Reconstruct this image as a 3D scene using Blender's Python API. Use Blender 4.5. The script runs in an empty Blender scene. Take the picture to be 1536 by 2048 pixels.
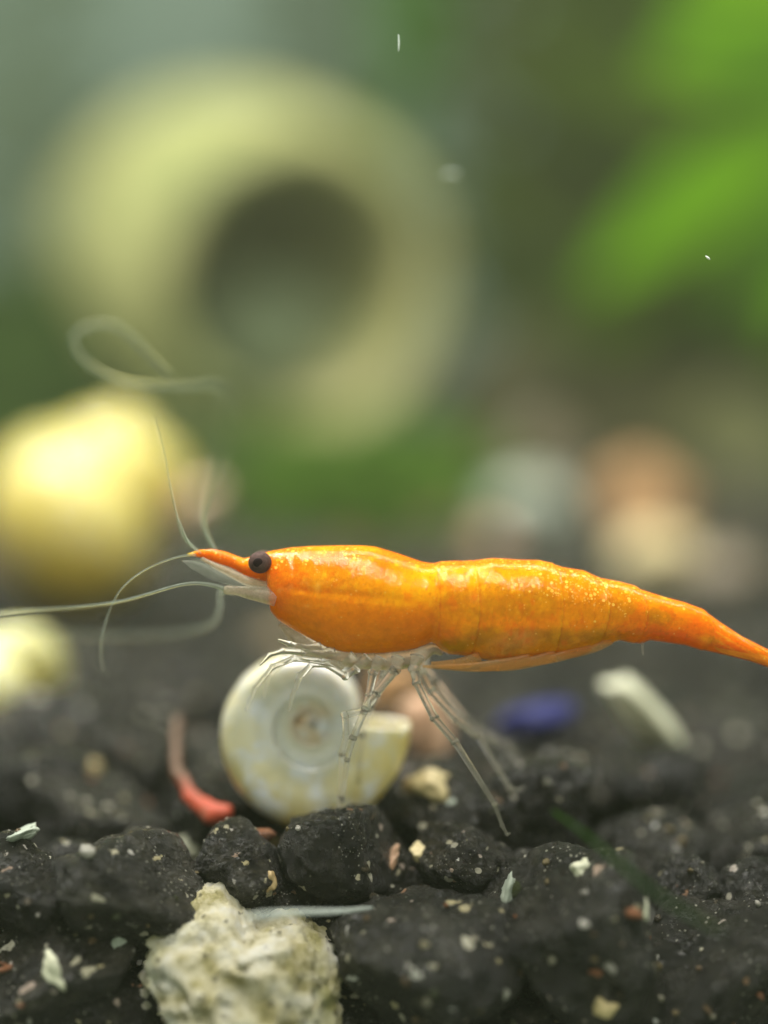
import bpy, bmesh, math, random
import numpy as np
from mathutils import Vector, Matrix

random.seed(7)
RNG = np.random.default_rng(11)
S = bpy.context.scene
COL = S.collection
S.unit_settings.scale_length = 0.01            # one unit is one centimetre

# ------------------------------------------------------------------ camera
TH = math.radians(5.0)
FOC = 6.0                                       # focus distance, cm
CAMZ = 1.84                                     # above the gravel, cm
V = np.array([0.0, math.cos(TH), -math.sin(TH)])   # view axis
U = np.array([0.0, math.sin(TH), math.cos(TH)])    # image up
R = np.array([1.0, 0.0, 0.0])
C0 = np.array([0.0, -FOC * math.cos(TH), CAMZ])
F_PX = 3000.0

cam_d = bpy.data.cameras.new("camera")
cam = bpy.data.objects.new("camera", cam_d)
COL.objects.link(cam)
cam.location = C0
cam.rotation_euler = (math.pi / 2 - TH, 0, 0)
cam_d.sensor_fit = 'VERTICAL'
cam_d.sensor_height = 240.0
cam_d.sensor_width = 180.0
cam_d.lens = F_PX / 2048.0 * 240.0
cam_d.clip_start = 0.05
cam_d.clip_end = 400.0
cam_d.dof.use_dof = True
cam_d.dof.focus_distance = FOC - 0.10
cam_d.dof.aperture_fstop = 1e-3 * cam_d.lens / 0.52     # 5.2 mm opening
S.camera = cam

# ------------------------------------------------------------------ world, lamps, exposure
W = bpy.data.worlds.new("World")
S.world = W
W.use_nodes = True
bg = W.node_tree.nodes["Background"]
bg.inputs[0].default_value = (0.81, 0.92, 0.68, 1)
bg.inputs[1].default_value = 0.46


def lamp(name, loc, target, sx, sy, power, colr):
    d = bpy.data.lights.new(name, 'AREA')
    d.shape = 'RECTANGLE'
    d.size = sx
    d.size_y = sy
    d.energy = power
    d.color = colr
    o = bpy.data.objects.new(name, d)
    COL.objects.link(o)
    o.location = loc
    o.rotation_euler = (Vector(target) - Vector(loc)).to_track_quat('-Z', 'Y').to_euler()
    return o


lamp("aquarium_lamp", (-2.0, -0.6, 14.0), (0, 0.4, -0.3), 24.0, 1.0, 4000.0, (1.0, 0.97, 0.90))
lamp("rear_fill_lamp", (0.0, 7.0, 23.0), (0, 16.0, 0), 60.0, 4.0, 14000.0, (1.0, 0.98, 0.90))  # added bar that brightens the background

S.view_settings.view_transform = 'Standard'
S.view_settings.look = 'None'
S.view_settings.exposure = 0.0
S.view_settings.gamma = 1.0
S.render.engine = 'CYCLES'
S.cycles.use_denoising = True
S.cycles.use_adaptive_sampling = False
S.cycles.max_bounces = 9
S.cycles.transparent_max_bounces = 24
S.cycles.transmission_bounces = 10
S.cycles.sample_clamp_indirect = 6.0


# ------------------------------------------------------------------ helpers
def P(px, py, dz=0.0):
    """point of the place that the photograph shows at px, py, dz cm behind the shrimp's plane"""
    d = FOC + dz
    return C0 + R * ((px - 768.0) / F_PX * d) + U * ((1024.0 - py) / F_PX * d) + V * d


def px2w(r, dz=0.0):
    return r * (FOC + dz) / F_PX


def ground_dz(py):
    """depth beyond the shrimp of level gravel seen at picture height py"""
    t = math.tan(TH)
    k = (py - 1024.0) / F_PX
    # z = CAMZ - d*(sin + k cos)
    return CAMZ / (math.sin(TH) + k * math.cos(TH)) - FOC


def lin(r, g, b):
    return np.array([((c / 255) / 12.92 if c / 255 <= 0.04045 else ((c / 255 + 0.055) / 1.055) ** 2.4) for c in (r, g, b)])


def _hash(ix, iy, iz, seed):
    h = (ix.astype(np.int64) * 374761393 + iy.astype(np.int64) * 668265263 + iz.astype(np.int64) * 2147483647 + seed * 974634777) & 0xFFFFFFFF
    h = ((h ^ (h >> 13)) * 1274126177) & 0xFFFFFFFF
    h = ((h ^ (h >> 16)) * 2246822519) & 0xFFFFFFFF
    return h ^ (h >> 15)


def vnoise(p, seed=0):
    """value noise, -1..1"""
    f = np.floor(p)
    i = f.astype(np.int64)
    t = p - f
    t = t * t * t * (t * (t * 6 - 15) + 10)
    out = 0
    for dx in (0, 1):
        for dy in (0, 1):
            for dz in (0, 1):
                h = _hash(i[:, 0] + dx, i[:, 1] + dy, i[:, 2] + dz, seed) / 4294967295.0
                w = (t[:, 0] if dx else 1 - t[:, 0]) * (t[:, 1] if dy else 1 - t[:, 1]) * (t[:, 2] if dz else 1 - t[:, 2])
                out = out + w * h
    return out * 2 - 1


def fbm(p, octs=4, seed=0, gain=0.5):
    a, s, o = 1.0, 0.0, 0.0
    for k in range(octs):
        o = o + a * vnoise(p * (2.03 ** k) + 17.3 * k, seed + k)
        s += a
        a *= gain
    return o / s


def worley(p, seed=0):
    """distance to the nearest feature point, and that point's random value"""
    f = np.floor(p)
    i = f.astype(np.int64)
    best = np.full(len(p), 9.0)
    val = np.zeros(len(p))
    for dx in (-1, 0, 1):
        for dy in (-1, 0, 1):
            for dz in (-1, 0, 1):
                jx, jy, jz = i[:, 0] + dx, i[:, 1] + dy, i[:, 2] + dz
                q = np.stack([jx + _hash(jx, jy, jz, seed + 1) / 4294967295.0, jy + _hash(jx, jy, jz, seed + 2) / 4294967295.0,
                              jz + _hash(jx, jy, jz, seed + 3) / 4294967295.0], 1)
                d = np.sqrt(((p - q) ** 2).sum(1))
                m = d < best
                best = np.where(m, d, best)
                val = np.where(m, _hash(jx, jy, jz, seed + 4) / 4294967295.0, val)
    return best, val


def sstep(a, b, x):
    t = np.clip((x - a) / (b - a), 0, 1)
    return t * t * (3 - 2 * t)


def mesh(name, verts, faces, mat=None, smooth=True, cols=None):
    me = bpy.data.meshes.new(name)
    me.from_pydata([tuple(v) for v in np.asarray(verts, float)], [], [tuple(int(i) for i in f) for f in faces])
    if smooth:
        me.polygons.foreach_set("use_smooth", [True] * len(me.polygons))
    if cols is not None:
        at = me.color_attributes.new("Col", 'FLOAT_COLOR', 'POINT')
        at.data.foreach_set("color", np.asarray(cols, np.float32).ravel())
    if mat:
        me.materials.append(mat)
    me.update()
    return me


def link(name, me, parent=None, loc=(0, 0, 0), rot=(0, 0, 0), sc=(1, 1, 1)):
    o = bpy.data.objects.new(name, me)
    COL.objects.link(o)
    if parent is not None:
        o.parent = parent
    o.location = loc
    o.rotation_euler = rot
    o.scale = sc
    return o


def put(name, verts, faces, mat, parent=None, base=None, smooth=True, cols=None):
    """mesh from world-space verts; origin at base (its parent's place when it is a part)"""
    verts = np.asarray(verts, float)
    if parent is not None:
        b = np.array(parent.location)
        if parent.parent is not None:
            b = b + np.array(parent.parent.location)
        o = link(name, mesh(name, verts - b, faces, mat, smooth, cols), parent)
    else:
        b = np.asarray(base, float) if base is not None else np.array([*verts.mean(0)[:2], verts[:, 2].min()])
        o = link(name, mesh(name, verts - b, faces, mat, smooth, cols), None, b)
    return o


def tag(o, label, cat, group=None):
    o["label"] = label
    o["category"] = cat
    if group:
        o["group"] = group
    return o


def thing(name, loc, label, cat, group=None):
    o = bpy.data.objects.new(name, None)
    COL.objects.link(o)
    o.location = loc
    o.empty_display_size = 0.1
    return tag(o, label, cat, group)


_ico = {}


def ico(sub):
    if sub not in _ico:
        bm = bmesh.new()
        bmesh.ops.create_icosphere(bm, subdivisions=sub, radius=1.0)
        bm.verts.ensure_lookup_table()
        _ico[sub] = (np.array([v.co[:] for v in bm.verts]), [tuple(v.index for v in f.verts) for f in bm.faces])
        bm.free()
    v, f = _ico[sub]
    return v.copy(), f


def catmull(pts, n):
    pts = np.asarray(pts, float)
    p = np.vstack([2 * pts[0] - pts[1], pts, 2 * pts[-1] - pts[-2]])
    seg = len(pts) - 1
    out = []
    for u in np.linspace(0, seg, n):
        i = min(int(u), seg - 1)
        t = u - i
        a, b, c, d = p[i], p[i + 1], p[i + 2], p[i + 3]
        out.append(0.5 * ((2 * b) + (-a + c) * t + (2 * a - 5 * b + 4 * c - d) * t * t + (-a + 3 * b - 3 * c + d) * t ** 3))
    return np.array(out)


def tube_w(pts, rad, nring=10, n=None, flat=1.0, up=None, smooth_path=True):
    """tube through world points; rad per point; flat scales the second cross axis"""
    pts = np.asarray(pts, float)
    rad = np.asarray(rad, float)
    k = n or max(8, len(pts) * 7)
    if smooth_path:
        path = catmull(pts, k)
        rr = np.clip(catmull(np.stack([rad, rad, rad], 1), k)[:, 0], 1e-5, None)
    else:
        u = np.linspace(0, len(pts) - 1, k)
        path = np.stack([np.interp(u, np.arange(len(pts)), pts[:, a]) for a in range(3)], 1)
        rr = np.interp(u, np.arange(len(pts)), rad)
    tan = np.gradient(path, axis=0)
    tan /= np.linalg.norm(tan, axis=1)[:, None] + 1e-12
    ref = np.array(up if up is not None else V, float)
    verts, faces = [], []
    for i in range(k):
        a = np.cross(tan[i], ref)
        if np.linalg.norm(a) < 1e-4:
            a = np.cross(tan[i], U)
        a /= np.linalg.norm(a)
        b = np.cross(tan[i], a)
        for j in range(nring):
            ph = 2 * math.pi * j / nring
            verts.append(path[i] + rr[i] * (math.cos(ph) * a + flat * math.sin(ph) * b))
    for i in range(k - 1):
        for j in range(nring):
            j2 = (j + 1) % nring
            faces.append((i * nring + j, i * nring + j2, (i + 1) * nring + j2, (i + 1) * nring + j))
    verts.append(path[0])
    verts.append(path[-1])
    a, b = len(verts) - 2, len(verts) - 1
    for j in range(nring):
        j2 = (j + 1) % nring
        faces.append((a, j2, j))
        faces.append((b, (k - 1) * nring + j, (k - 1) * nring + j2))
    return np.array(verts), faces


def tube_px(pts, **kw):
    """pts: (px, py, dz, radius in px)"""
    w = [P(a, b, c) for a, b, c, r in pts]
    rr = [px2w(r, c) for a, b, c, r in pts]
    return tube_w(w, rr, **kw)


# ------------------------------------------------------------------ materials
def nm(name):
    m = bpy.data.materials.new(name)
    m.use_nodes = True
    nt = m.node_tree
    bs = nt.nodes["Principled BSDF"]
    return m, nt, bs


def nd(nt, typ, **kw):
    n = nt.nodes.new(typ)
    for k, v in kw.items():
        setattr(n, k, v)
    return n


def coords(nt, scale, randomize=True):
    tc = nd(nt, 'ShaderNodeTexCoord')
    mp = nd(nt, 'ShaderNodeMapping')
    mp.inputs['Scale'].default_value = (scale, scale, scale)
    nt.links.new(tc.outputs['Object'], mp.inputs['Vector'])
    if randomize:
        oi = nd(nt, 'ShaderNodeObjectInfo')
        mu = nd(nt, 'ShaderNodeMath', operation='MULTIPLY')
        mu.inputs[1].default_value = 37.0
        nt.links.new(oi.outputs['Random'], mu.inputs[0])
        cb = nd(nt, 'ShaderNodeCombineXYZ')
        for s in 'XYZ':
            nt.links.new(mu.outputs[0], cb.inputs[s])
        nt.links.new(cb.outputs[0], mp.inputs['Location'])
    return mp.outputs[0]


def noise(nt, vec, scale, detail=4, rough=0.55):
    n = nd(nt, 'ShaderNodeTexNoise')
    n.inputs['Scale'].default_value = scale
    n.inputs['Detail'].default_value = detail
    n.inputs['Roughness'].default_value = rough
    nt.links.new(vec, n.inputs['Vector'])
    return n.outputs['Fac']


def voro(nt, vec, scale):
    n = nd(nt, 'ShaderNodeTexVoronoi')
    n.inputs['Scale'].default_value = scale
    nt.links.new(vec, n.inputs['Vector'])
    return n.outputs['Distance'], n.outputs['Color']


def ramp(nt, fac, stops):
    r = nd(nt, 'ShaderNodeValToRGB')
    el = r.color_ramp.elements
    while len(el) > 1:
        el.remove(el[-1])
    el[0].position = stops[0][0]
    el[0].color = (*stops[0][1], 1)
    for p, c in stops[1:]:
        e = el.new(p)
        e.color = (*c, 1)
    nt.links.new(fac, r.inputs[0])
    return r.outputs[0]


def mixc(nt, fac, a, b):
    m = nd(nt, 'ShaderNodeMix', data_type='RGBA')
    for sock, v in ((m.inputs[0], fac), (m.inputs[6], a), (m.inputs[7], b)):
        if isinstance(v, (int, float)):
            sock.default_value = v
        elif isinstance(v, tuple):
            sock.default_value = (*v, 1) if len(v) == 3 else v
        else:
            nt.links.new(v, sock)
    return m.outputs[2]


def mth(nt, op, a, b=None, clamp=False):
    m = nd(nt, 'ShaderNodeMath', operation=op, use_clamp=clamp)
    for s, v in ((m.inputs[0], a), (m.inputs[1], b)):
        if v is None:
            continue
        if isinstance(v, (int, float)):
            s.default_value = v
        else:
            nt.links.new(v, s)
    return m.outputs[0]


def bump(nt, bs, h, strength, dist):
    b = nd(nt, 'ShaderNodeBump')
    b.inputs['Strength'].default_value = strength
    b.inputs['Distance'].default_value = dist
    nt.links.new(h, b.inputs['Height'])
    nt.links.new(b.outputs[0], bs.inputs['Normal'])


def attr(nt, name="Col"):
    a = nd(nt, 'ShaderNodeAttribute', attribute_name=name)
    return a.outputs['Color'], a.outputs['Alpha']


def sss(bs, w, rad, sc):
    bs.inputs['Subsurface Weight'].default_value = w
    bs.inputs['Subsurface Radius'].default_value = rad
    bs.inputs['Subsurface Scale'].default_value = sc


# black porous planted-tank soil with pale mineral flecks and painted glints
def mat_soil(tinted=False):
    m, nt, bs = nm("black_soil_grain")
    v = coords(nt, 1.0 if tinted else 0.33)
    n1 = noise(nt, v, 7.0, 6, 0.65)
    base = ramp(nt, n1, [(0.34, (0.002, 0.002, 0.0018)), (0.54, (0.008, 0.0078, 0.0065)), (0.68, (0.034, 0.033, 0.027)), (0.82, (0.12, 0.115, 0.09))])
    n0 = noise(nt, v, 2.2, 2)
    nz_ = nd(nt, 'ShaderNodeTexNoise')
    nz_.inputs['Scale'].default_value = 22.0
    nz_.inputs['Detail'].default_value = 2
    nt.links.new(v, nz_.inputs['Vector'])
    wv_ = nd(nt, 'ShaderNodeVectorMath', operation='MULTIPLY_ADD')
    wv_.inputs[1].default_value = (0.07, 0.07, 0.07)
    nt.links.new(nz_.outputs['Color'], wv_.inputs[0])
    nt.links.new(v, wv_.inputs[2])
    d1, c1 = voro(nt, wv_.outputs[0], 17.0)
    s1 = nd(nt, 'ShaderNodeSeparateColor')
    nt.links.new(c1, s1.inputs[0])
    # small flecks, only in some cells, of a few mineral colours
    sz = mth(nt, 'MULTIPLY', mth(nt, 'POWER', s1.outputs[1], 1.8), 0.50)
    on = mth(nt, 'GREATER_THAN', mth(nt, 'ADD', s1.outputs[0], mth(nt, 'MULTIPLY', mth(nt, 'SUBTRACT', n0, 0.5), 1.2)), mth(nt, 'ADD', mth(nt, 'MULTIPLY', nt.nodes['Object Info'].outputs['Random'], 0.5), 0.46))
    fl = mth(nt, 'MULTIPLY', mth(nt, 'LESS_THAN', d1, sz), on)
    fc = ramp(nt, s1.outputs[2], [(0.0, (0.55, 0.53, 0.44)), (0.45, (0.42, 0.36, 0.20)), (0.7, (0.62, 0.62, 0.60)), (0.93, (0.30, 0.17, 0.10))])
    d2, c2 = voro(nt, v, 5.5)
    s2 = nd(nt, 'ShaderNodeSeparateColor')
    nt.links.new(c2, s2.inputs[0])
    wob = mth(nt, 'ADD', d2, mth(nt, 'MULTIPLY', mth(nt, 'SUBTRACT', n1, 0.5), 0.5))
    fl2 = mth(nt, 'MULTIPLY', mth(nt, 'LESS_THAN', wob, 0.15), mth(nt, 'GREATER_THAN', s2.outputs[0], 0.66))
    tn = mth(nt, 'FRACT', mth(nt, 'MULTIPLY', nt.nodes['Object Info'].outputs['Random'], 13.7))
    base = mixc(nt, mth(nt, 'MULTIPLY', tn, 0.5), base, ramp(nt, n1, [(0.38, (0.007, 0.006, 0.004)), (0.72, (0.066, 0.056, 0.038))]))
    c = mixc(nt, fl, base, fc)
    c = mixc(nt, fl2, c, (0.50, 0.47, 0.38))
    d3, c3 = voro(nt, v, 62.0)
    s3 = nd(nt, 'ShaderNodeSeparateColor')
    nt.links.new(c3, s3.inputs[0])
    glint = mth(nt, 'MULTIPLY', mth(nt, 'LESS_THAN', d3, mth(nt, 'MULTIPLY', s3.outputs[1], 0.42)), mth(nt, 'GREATER_THAN', mth(nt, 'ADD', s3.outputs[0], mth(nt, 'MULTIPLY', mth(nt, 'SUBTRACT', n0, 0.5), 1.4)), 0.86))
    c = mixc(nt, glint, c, (0.26, 0.25, 0.21))  # tiny pale dots painted in as wet glints
    if tinted:
        tc, ta = attr(nt)
        c = mixc(nt, ta, c, tc)
    nt.links.new(c, bs.inputs['Base Color'])
    rg = ramp(nt, noise(nt, v, 11.0, 3), [(0.40, (0.07,) * 3), (0.62, (0.36,) * 3)])
    nt.links.new(rg, bs.inputs['Roughness'])
    bs.inputs['Specular IOR Level'].default_value = 0.5
    h = mth(nt, 'ADD', noise(nt, v, 26.0, 5, 0.7), mth(nt, 'MULTIPLY', fl, 0.35))
    h = mth(nt, 'ADD', h, mth(nt, 'MULTIPLY', noise(nt, v, 75.0, 3, 0.6), 0.5))
    bump(nt, bs, h, 1.0, 0.035)
    return m


def mat_pebble(name, c1, c2, scale=4.0, rough=0.5, sub=0.0):
    m, nt, bs = nm(name)
    v = coords(nt, 1.0)
    n1 = noise(nt, v, scale, 5, 0.6)
    c = ramp(nt, n1, [(0.3, c1), (0.7, c2)])
    nt.links.new(c, bs.inputs['Base Color'])
    bs.inputs['Roughness'].default_value = rough
    if sub:
        sss(bs, sub, (0.1, 0.08, 0.05), 1.0)
    bump(nt, bs, noise(nt, v, scale * 6, 4), 0.4, 0.01)
    return m


def mat_rock():
    m, nt, bs = nm("pale_porous_rock")
    v = coords(nt, 1.0, False)
    n1 = noise(nt, v, 6.0, 6, 0.65)
    c = ramp(nt, n1, [(0.30, (0.18, 0.16, 0.05)), (0.40, (0.50, 0.44, 0.20)), (0.50, (0.84, 0.77, 0.54)), (0.64, (0.96, 0.93, 0.84))])
    n2 = noise(nt, v, 2.6, 3)
    g = mth(nt, 'MULTIPLY', mth(nt, 'SUBTRACT', n2, 0.52, True), 4.0, True)
    c = mixc(nt, g, c, (0.42, 0.43, 0.12))
    d1, c1 = voro(nt, v, 13.0)
    pit = mth(nt, 'LESS_THAN', mth(nt, 'ADD', d1, mth(nt, 'MULTIPLY', n1, 0.3)), 0.30)
    c = mixc(nt, mth(nt, 'MULTIPLY', pit, 0.75), c, (0.12, 0.10, 0.05))
    nt.links.new(c, bs.inputs['Base Color'])
    bs.inputs['Roughness'].default_value = 0.6
    bump(nt, bs, noise(nt, v, 16.0, 8, 0.75), 1.0, 0.06)
    return m


def mat_shrimp():
    m, nt, bs = nm("orange_shrimp_shell")
    v = coords(nt, 1.0, False)
    colr, mask = attr(nt)
    d1, c1 = voro(nt, v, 58.0)
    s1 = nd(nt, 'ShaderNodeSeparateColor')
    nt.links.new(c1, s1.inputs[0])
    dot = mth(nt, 'LESS_THAN', d1, mth(nt, 'MULTIPLY', s1.outputs[1], 0.46))
    dot = mth(nt, 'MULTIPLY', dot, mth(nt, 'GREATER_THAN', mask, s1.outputs[0]))
    n1 = noise(nt, v, 28.0, 5, 0.7)
    grain = ramp(nt, n1, [(0.25, (0.62, 0.52, 0.45)), (0.6, (1.0, 1.0, 1.0)), (0.8, (1.18, 1.22, 1.1))])
    mm = nd(nt, 'ShaderNodeMix', data_type='RGBA', blend_type='MULTIPLY')
    mm.inputs[0].default_value = 0.5
    nt.links.new(colr, mm.inputs[6])
    nt.links.new(grain, mm.inputs[7])
    d9, c9 = voro(nt, v, 105.0)
    s9 = nd(nt, 'ShaderNodeSeparateColor')
    nt.links.new(c9, s9.inputs[0])
    fine = mth(nt, 'MULTIPLY', mth(nt, 'LESS_THAN', d9, mth(nt, 'MULTIPLY', s9.outputs[1], 0.55)), mth(nt, 'GREATER_THAN', mth(nt, 'ADD', mth(nt, 'MULTIPLY', mask, 0.8), 0.03), s9.outputs[0]))
    c = mixc(nt, mth(nt, 'MULTIPLY', fine, 0.42), mm.outputs[2], (1.0, 0.60, 0.12))
    c = mixc(nt, mth(nt, 'MULTIPLY', dot, 0.75), c, (1.0, 0.62, 0.10))
    nt.links.new(c, bs.inputs['Base Color'])
    sss(bs, 0.7, (0.06, 0.045, 0.008), 1.0)
    rg = ramp(nt, noise(nt, v, 9.0, 4), [(0.35, (0.05,) * 3), (0.7, (0.13,) * 3)])
    nt.links.new(rg, bs.inputs['Roughness'])
    bs.inputs['Specular IOR Level'].default_value = 0.20
    h = mth(nt, 'ADD', noise(nt, v, 60.0, 3), mth(nt, 'MULTIPLY', noise(nt, v, 12.0, 3), 1.5))
    bump(nt, bs, h, 0.22, 0.010)
    return m


def mat_clear(name, tint, body, haze, rough=0.12, ior=1.16):
    """glassy flesh of legs and feelers: refracting skin with a little milky tissue"""
    m, nt, bs = nm(name)
    v = coords(nt, 1.0, False)
    n1 = noise(nt, v, 30.0, 4, 0.7)
    bs.inputs['Base Color'].default_value = (*tint, 1)
    bs.inputs['Transmission Weight'].default_value = 1.0
    bs.inputs['IOR'].default_value = ior
    bs.inputs['Roughness'].default_value = rough
    bump(nt, bs, n1, 0.5, 0.006)
    mk = nd(nt, 'ShaderNodeBsdfPrincipled')
    mk.inputs['Base Color'].default_value = (*body, 1)
    mk.inputs['Roughness'].default_value = 0.3
    tr = nd(nt, 'ShaderNodeBsdfTranslucent')
    tr.inputs['Color'].default_value = (*body, 1)
    mx0 = nd(nt, 'ShaderNodeMixShader')
    mx0.inputs[0].default_value = 0.5
    nt.links.new(mk.outputs[0], mx0.inputs[1])
    nt.links.new(tr.outputs[0], mx0.inputs[2])
    mx = nd(nt, 'ShaderNodeMixShader')
    f = mth(nt, 'MULTIPLY', mth(nt, 'ADD', n1, 0.2), haze * 1.45, True)
    nt.links.new(f, mx.inputs[0])
    nt.links.new(bs.outputs[0], mx.inputs[1])
    nt.links.new(mx0.outputs[0], mx.inputs[2])
    out = nt.nodes["Material Output"]
    nt.links.new(mx.outputs[0], out.inputs['Surface'])
    return m


def mat_shell(name, spots=True, sub=0.35, rough=0.28, srad=1.0):
    m, nt, bs = nm(name)
    v = coords(nt, 1.0, False)
    colr, mask = attr(nt)
    n1 = noise(nt, v, 5.0, 4, 0.6)
    c = mixc(nt, mth(nt, 'MULTIPLY', mth(nt, 'SUBTRACT', n1, 0.52, True), 3.2 if spots else 2.2, True), colr, (0.88, 0.87, 0.80))
    if spots:
        d1, c1 = voro(nt, v, 6.5)
        s1 = nd(nt, 'ShaderNodeSeparateColor')
        nt.links.new(c1, s1.inputs[0])
        sp = mth(nt, 'MULTIPLY', mth(nt, 'SUBTRACT', 1.0, mth(nt, 'DIVIDE', d1, mth(nt, 'ADD', mth(nt, 'MULTIPLY', s1.outputs[1], 0.26), 0.06)), True), mth(nt, 'GREATER_THAN', s1.outputs[0], 0.45))
        c = mixc(nt, mth(nt, 'MULTIPLY', sp, 1.6, True), c, (0.30, 0.36, 0.36))
        wb = mth(nt, 'MULTIPLY', mth(nt, 'SUBTRACT', noise(nt, v, 7.0, 4), 0.50, True), 6.0, True)
        c = mixc(nt, wb, c, (0.92, 0.92, 0.92))
    nt.links.new(c, bs.inputs['Base Color'])
    sss(bs, sub, (0.12 * srad, 0.10 * srad, 0.05 * srad), 1.0)
    bs.inputs['Roughness'].default_value = rough
    bs.inputs['Coat Weight'].default_value = 0.4
    bs.inputs['Coat Roughness'].default_value = 0.12
    bump(nt, bs, noise(nt, v, 8.0, 4), 0.25, 0.03)
    return m


def mat_leaf(name, c1, c2):
    m, nt, bs = nm(name)
    v = coords(nt, 1.0)
    c = ramp(nt, noise(nt, v, 1.3, 4), [(0.3, c1), (0.7, c2)])
    nt.links.new(c, bs.inputs['Base Color'])
    bs.inputs['Roughness'].default_value = 0.6
    bs.inputs['Specular IOR Level'].default_value = 0.0
    tr = nd(nt, 'ShaderNodeBsdfTranslucent')
    nt.links.new(c, tr.inputs['Color'])
    mx = nd(nt, 'ShaderNodeMixShader')
    mx.inputs[0].default_value = 0.4
    nt.links.new(bs.outputs[0], mx.inputs[1])
    nt.links.new(tr.outputs[0], mx.inputs[2])
    nt.links.new(mx.outputs[0], nt.nodes["Material Output"].inputs['Surface'])
    return m


M = {}
M['soil'] = mat_soil()
M['soil_mass'] = mat_soil(True)
M['rock'] = mat_rock()
M['shrimp'] = mat_shrimp()
M['leg'] = mat_clear("clear_leg", (0.97, 0.96, 0.94), (0.92, 0.86, 0.76), 0.14, 0.08, 1.10)
M['coxa'] = mat_clear("milky_underside", (0.95, 0.88, 0.76), (0.86, 0.74, 0.60), 0.34, 0.20, 1.06)
M['feeler'] = mat_clear("clear_feeler", (0.95, 0.95, 0.92), (0.62, 0.70, 0.60), 0.21, 0.2, 1.05)
M['feeler_faint'] = mat_clear('clear_feeler_tip', (0.96, 0.97, 0.94), (0.66, 0.74, 0.62), 0.15, 0.2, 1.04)
M['paddle'] = mat_clear("amber_paddle", (1.0, 0.84, 0.55), (0.92, 0.50, 0.16), 0.30, 0.2, 1.05)
M['snail'] = mat_shell("cream_snail_shell")
M['yellow'] = mat_shell("yellow_snail_shell", False, 0.6, 0.35, 2.0)

# ------------------------------------------------------------------ the setting: gravel bed and back of the tank
BED_FRONT = -0.62                              # y of the glass-side face of the bed (shrimp stands at y about 0)
me_b, me_nt, me_bs = nm("dark_bed")
me_bs.inputs['Base Color'].default_value = (0.018, 0.018, 0.014, 1)
me_bs.inputs['Roughness'].default_value = 0.9
NX, NY = 90, 70
xs = np.linspace(-45, 45, NX)
ys = np.concatenate([[BED_FRONT + 0.42], np.geomspace(0.5, 58, NY - 1) - 0.5 + BED_FRONT + 0.5])
vv = []
for y in ys:
    for x in xs:
        vv.append((x, y, -0.34 + 0.05 * math.sin(x * 1.7 + y) + 0.02 * max(0, y - 8)))
vv = np.array(vv)
ff = [(j * NX + i, j * NX + i + 1, (j + 1) * NX + i + 1, (j + 1) * NX + i) for j in range(NY - 1) for i in range(NX - 1)]
low = vv[:NX].copy()
low[:, 2] = -2.6
ff += [(len(vv) + i, len(vv) + i + 1, i + 1, i) for i in range(NX - 1)]
vv = np.vstack([vv, low])
bed = put("gravel_bed", vv, ff, me_b, base=(0, 0, 0))
bed["kind"] = "structure"

m_wall, nt, bs = nm("tank_back")
v = coords(nt, 1.0, False)
c = ramp(nt, noise(nt, v, 0.10, 2), [(0.35, (0.25, 0.37, 0.33)), (0.65, (0.36, 0.48, 0.46))])
nt.links.new(c, bs.inputs['Base Color'])
bs.inputs['Roughness'].default_value = 0.5
wl = put("back_wall", [(-60, 52, -3), (60, 52, -3), (60, 52, 45), (-60, 52, 45), (-60, 53, -3), (60, 53, -3), (60, 53, 45), (-60, 53, 45)],
         [(0, 1, 2, 3), (5, 4, 7, 6), (4, 0, 3, 7), (1, 5, 6, 2), (3, 2, 6, 7), (4, 5, 1, 0)], m_wall, base=(0, 52, -3), smooth=False)
wl["kind"] = "structure"


# ---- grains
def grain_shape(seed, sub, nplanes=11, rough=0.15, pits=0.085):
    r = np.random.default_rng(seed)
    d, f = ico(sub)
    n = r.normal(size=(nplanes, 3))
    n /= np.linalg.norm(n, axis=1)[:, None]
    h = r.uniform(0.70, 1.0, nplanes)
    dots = d @ n.T
    k = np.where(dots > 0.05, h[None, :] / np.maximum(dots, 0.05), 9.0)
    rad = -np.log(np.exp(-24 * k).sum(1) + math.exp(-24 * 1.22)) / 24.0        # soft minimum: rounded edges
    off = r.uniform(-50, 50, 3)
    rad = rad * (1 + rough * fbm(d * 2.2 + off, 4, seed) + 0.35 * rough * fbm(d * 9 + off, 3, seed + 5))
    if sub >= 4:
        w, wv = worley(d * 6.5 + off, seed)
        rad -= pits * (1 - sstep(0.05, 0.42, w)) * (wv > 0.45)
        rad += 0.03 * (1 - sstep(0.05, 0.22, w)) * (wv < 0.22)
    return d * rad[:, None], f


HI = [mesh("grain_hi", *grain_shape(100 + i, 5), M['soil']) for i in range(8)]
MID = [mesh("grain_mid", *grain_shape(200 + i, 4), M['soil']) for i in range(8)]
for me in HI + MID:
    me.name = "gravel_grain"
placed = []                                     # (centre, radius)


def grain(me, c, rx, ry, rz, rot):
    o = link("gravel_grain", me, bed, c, rot, (rx, ry, rz))
    placed.append((np.array(c), max(rx, rz)))
    return o


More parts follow.
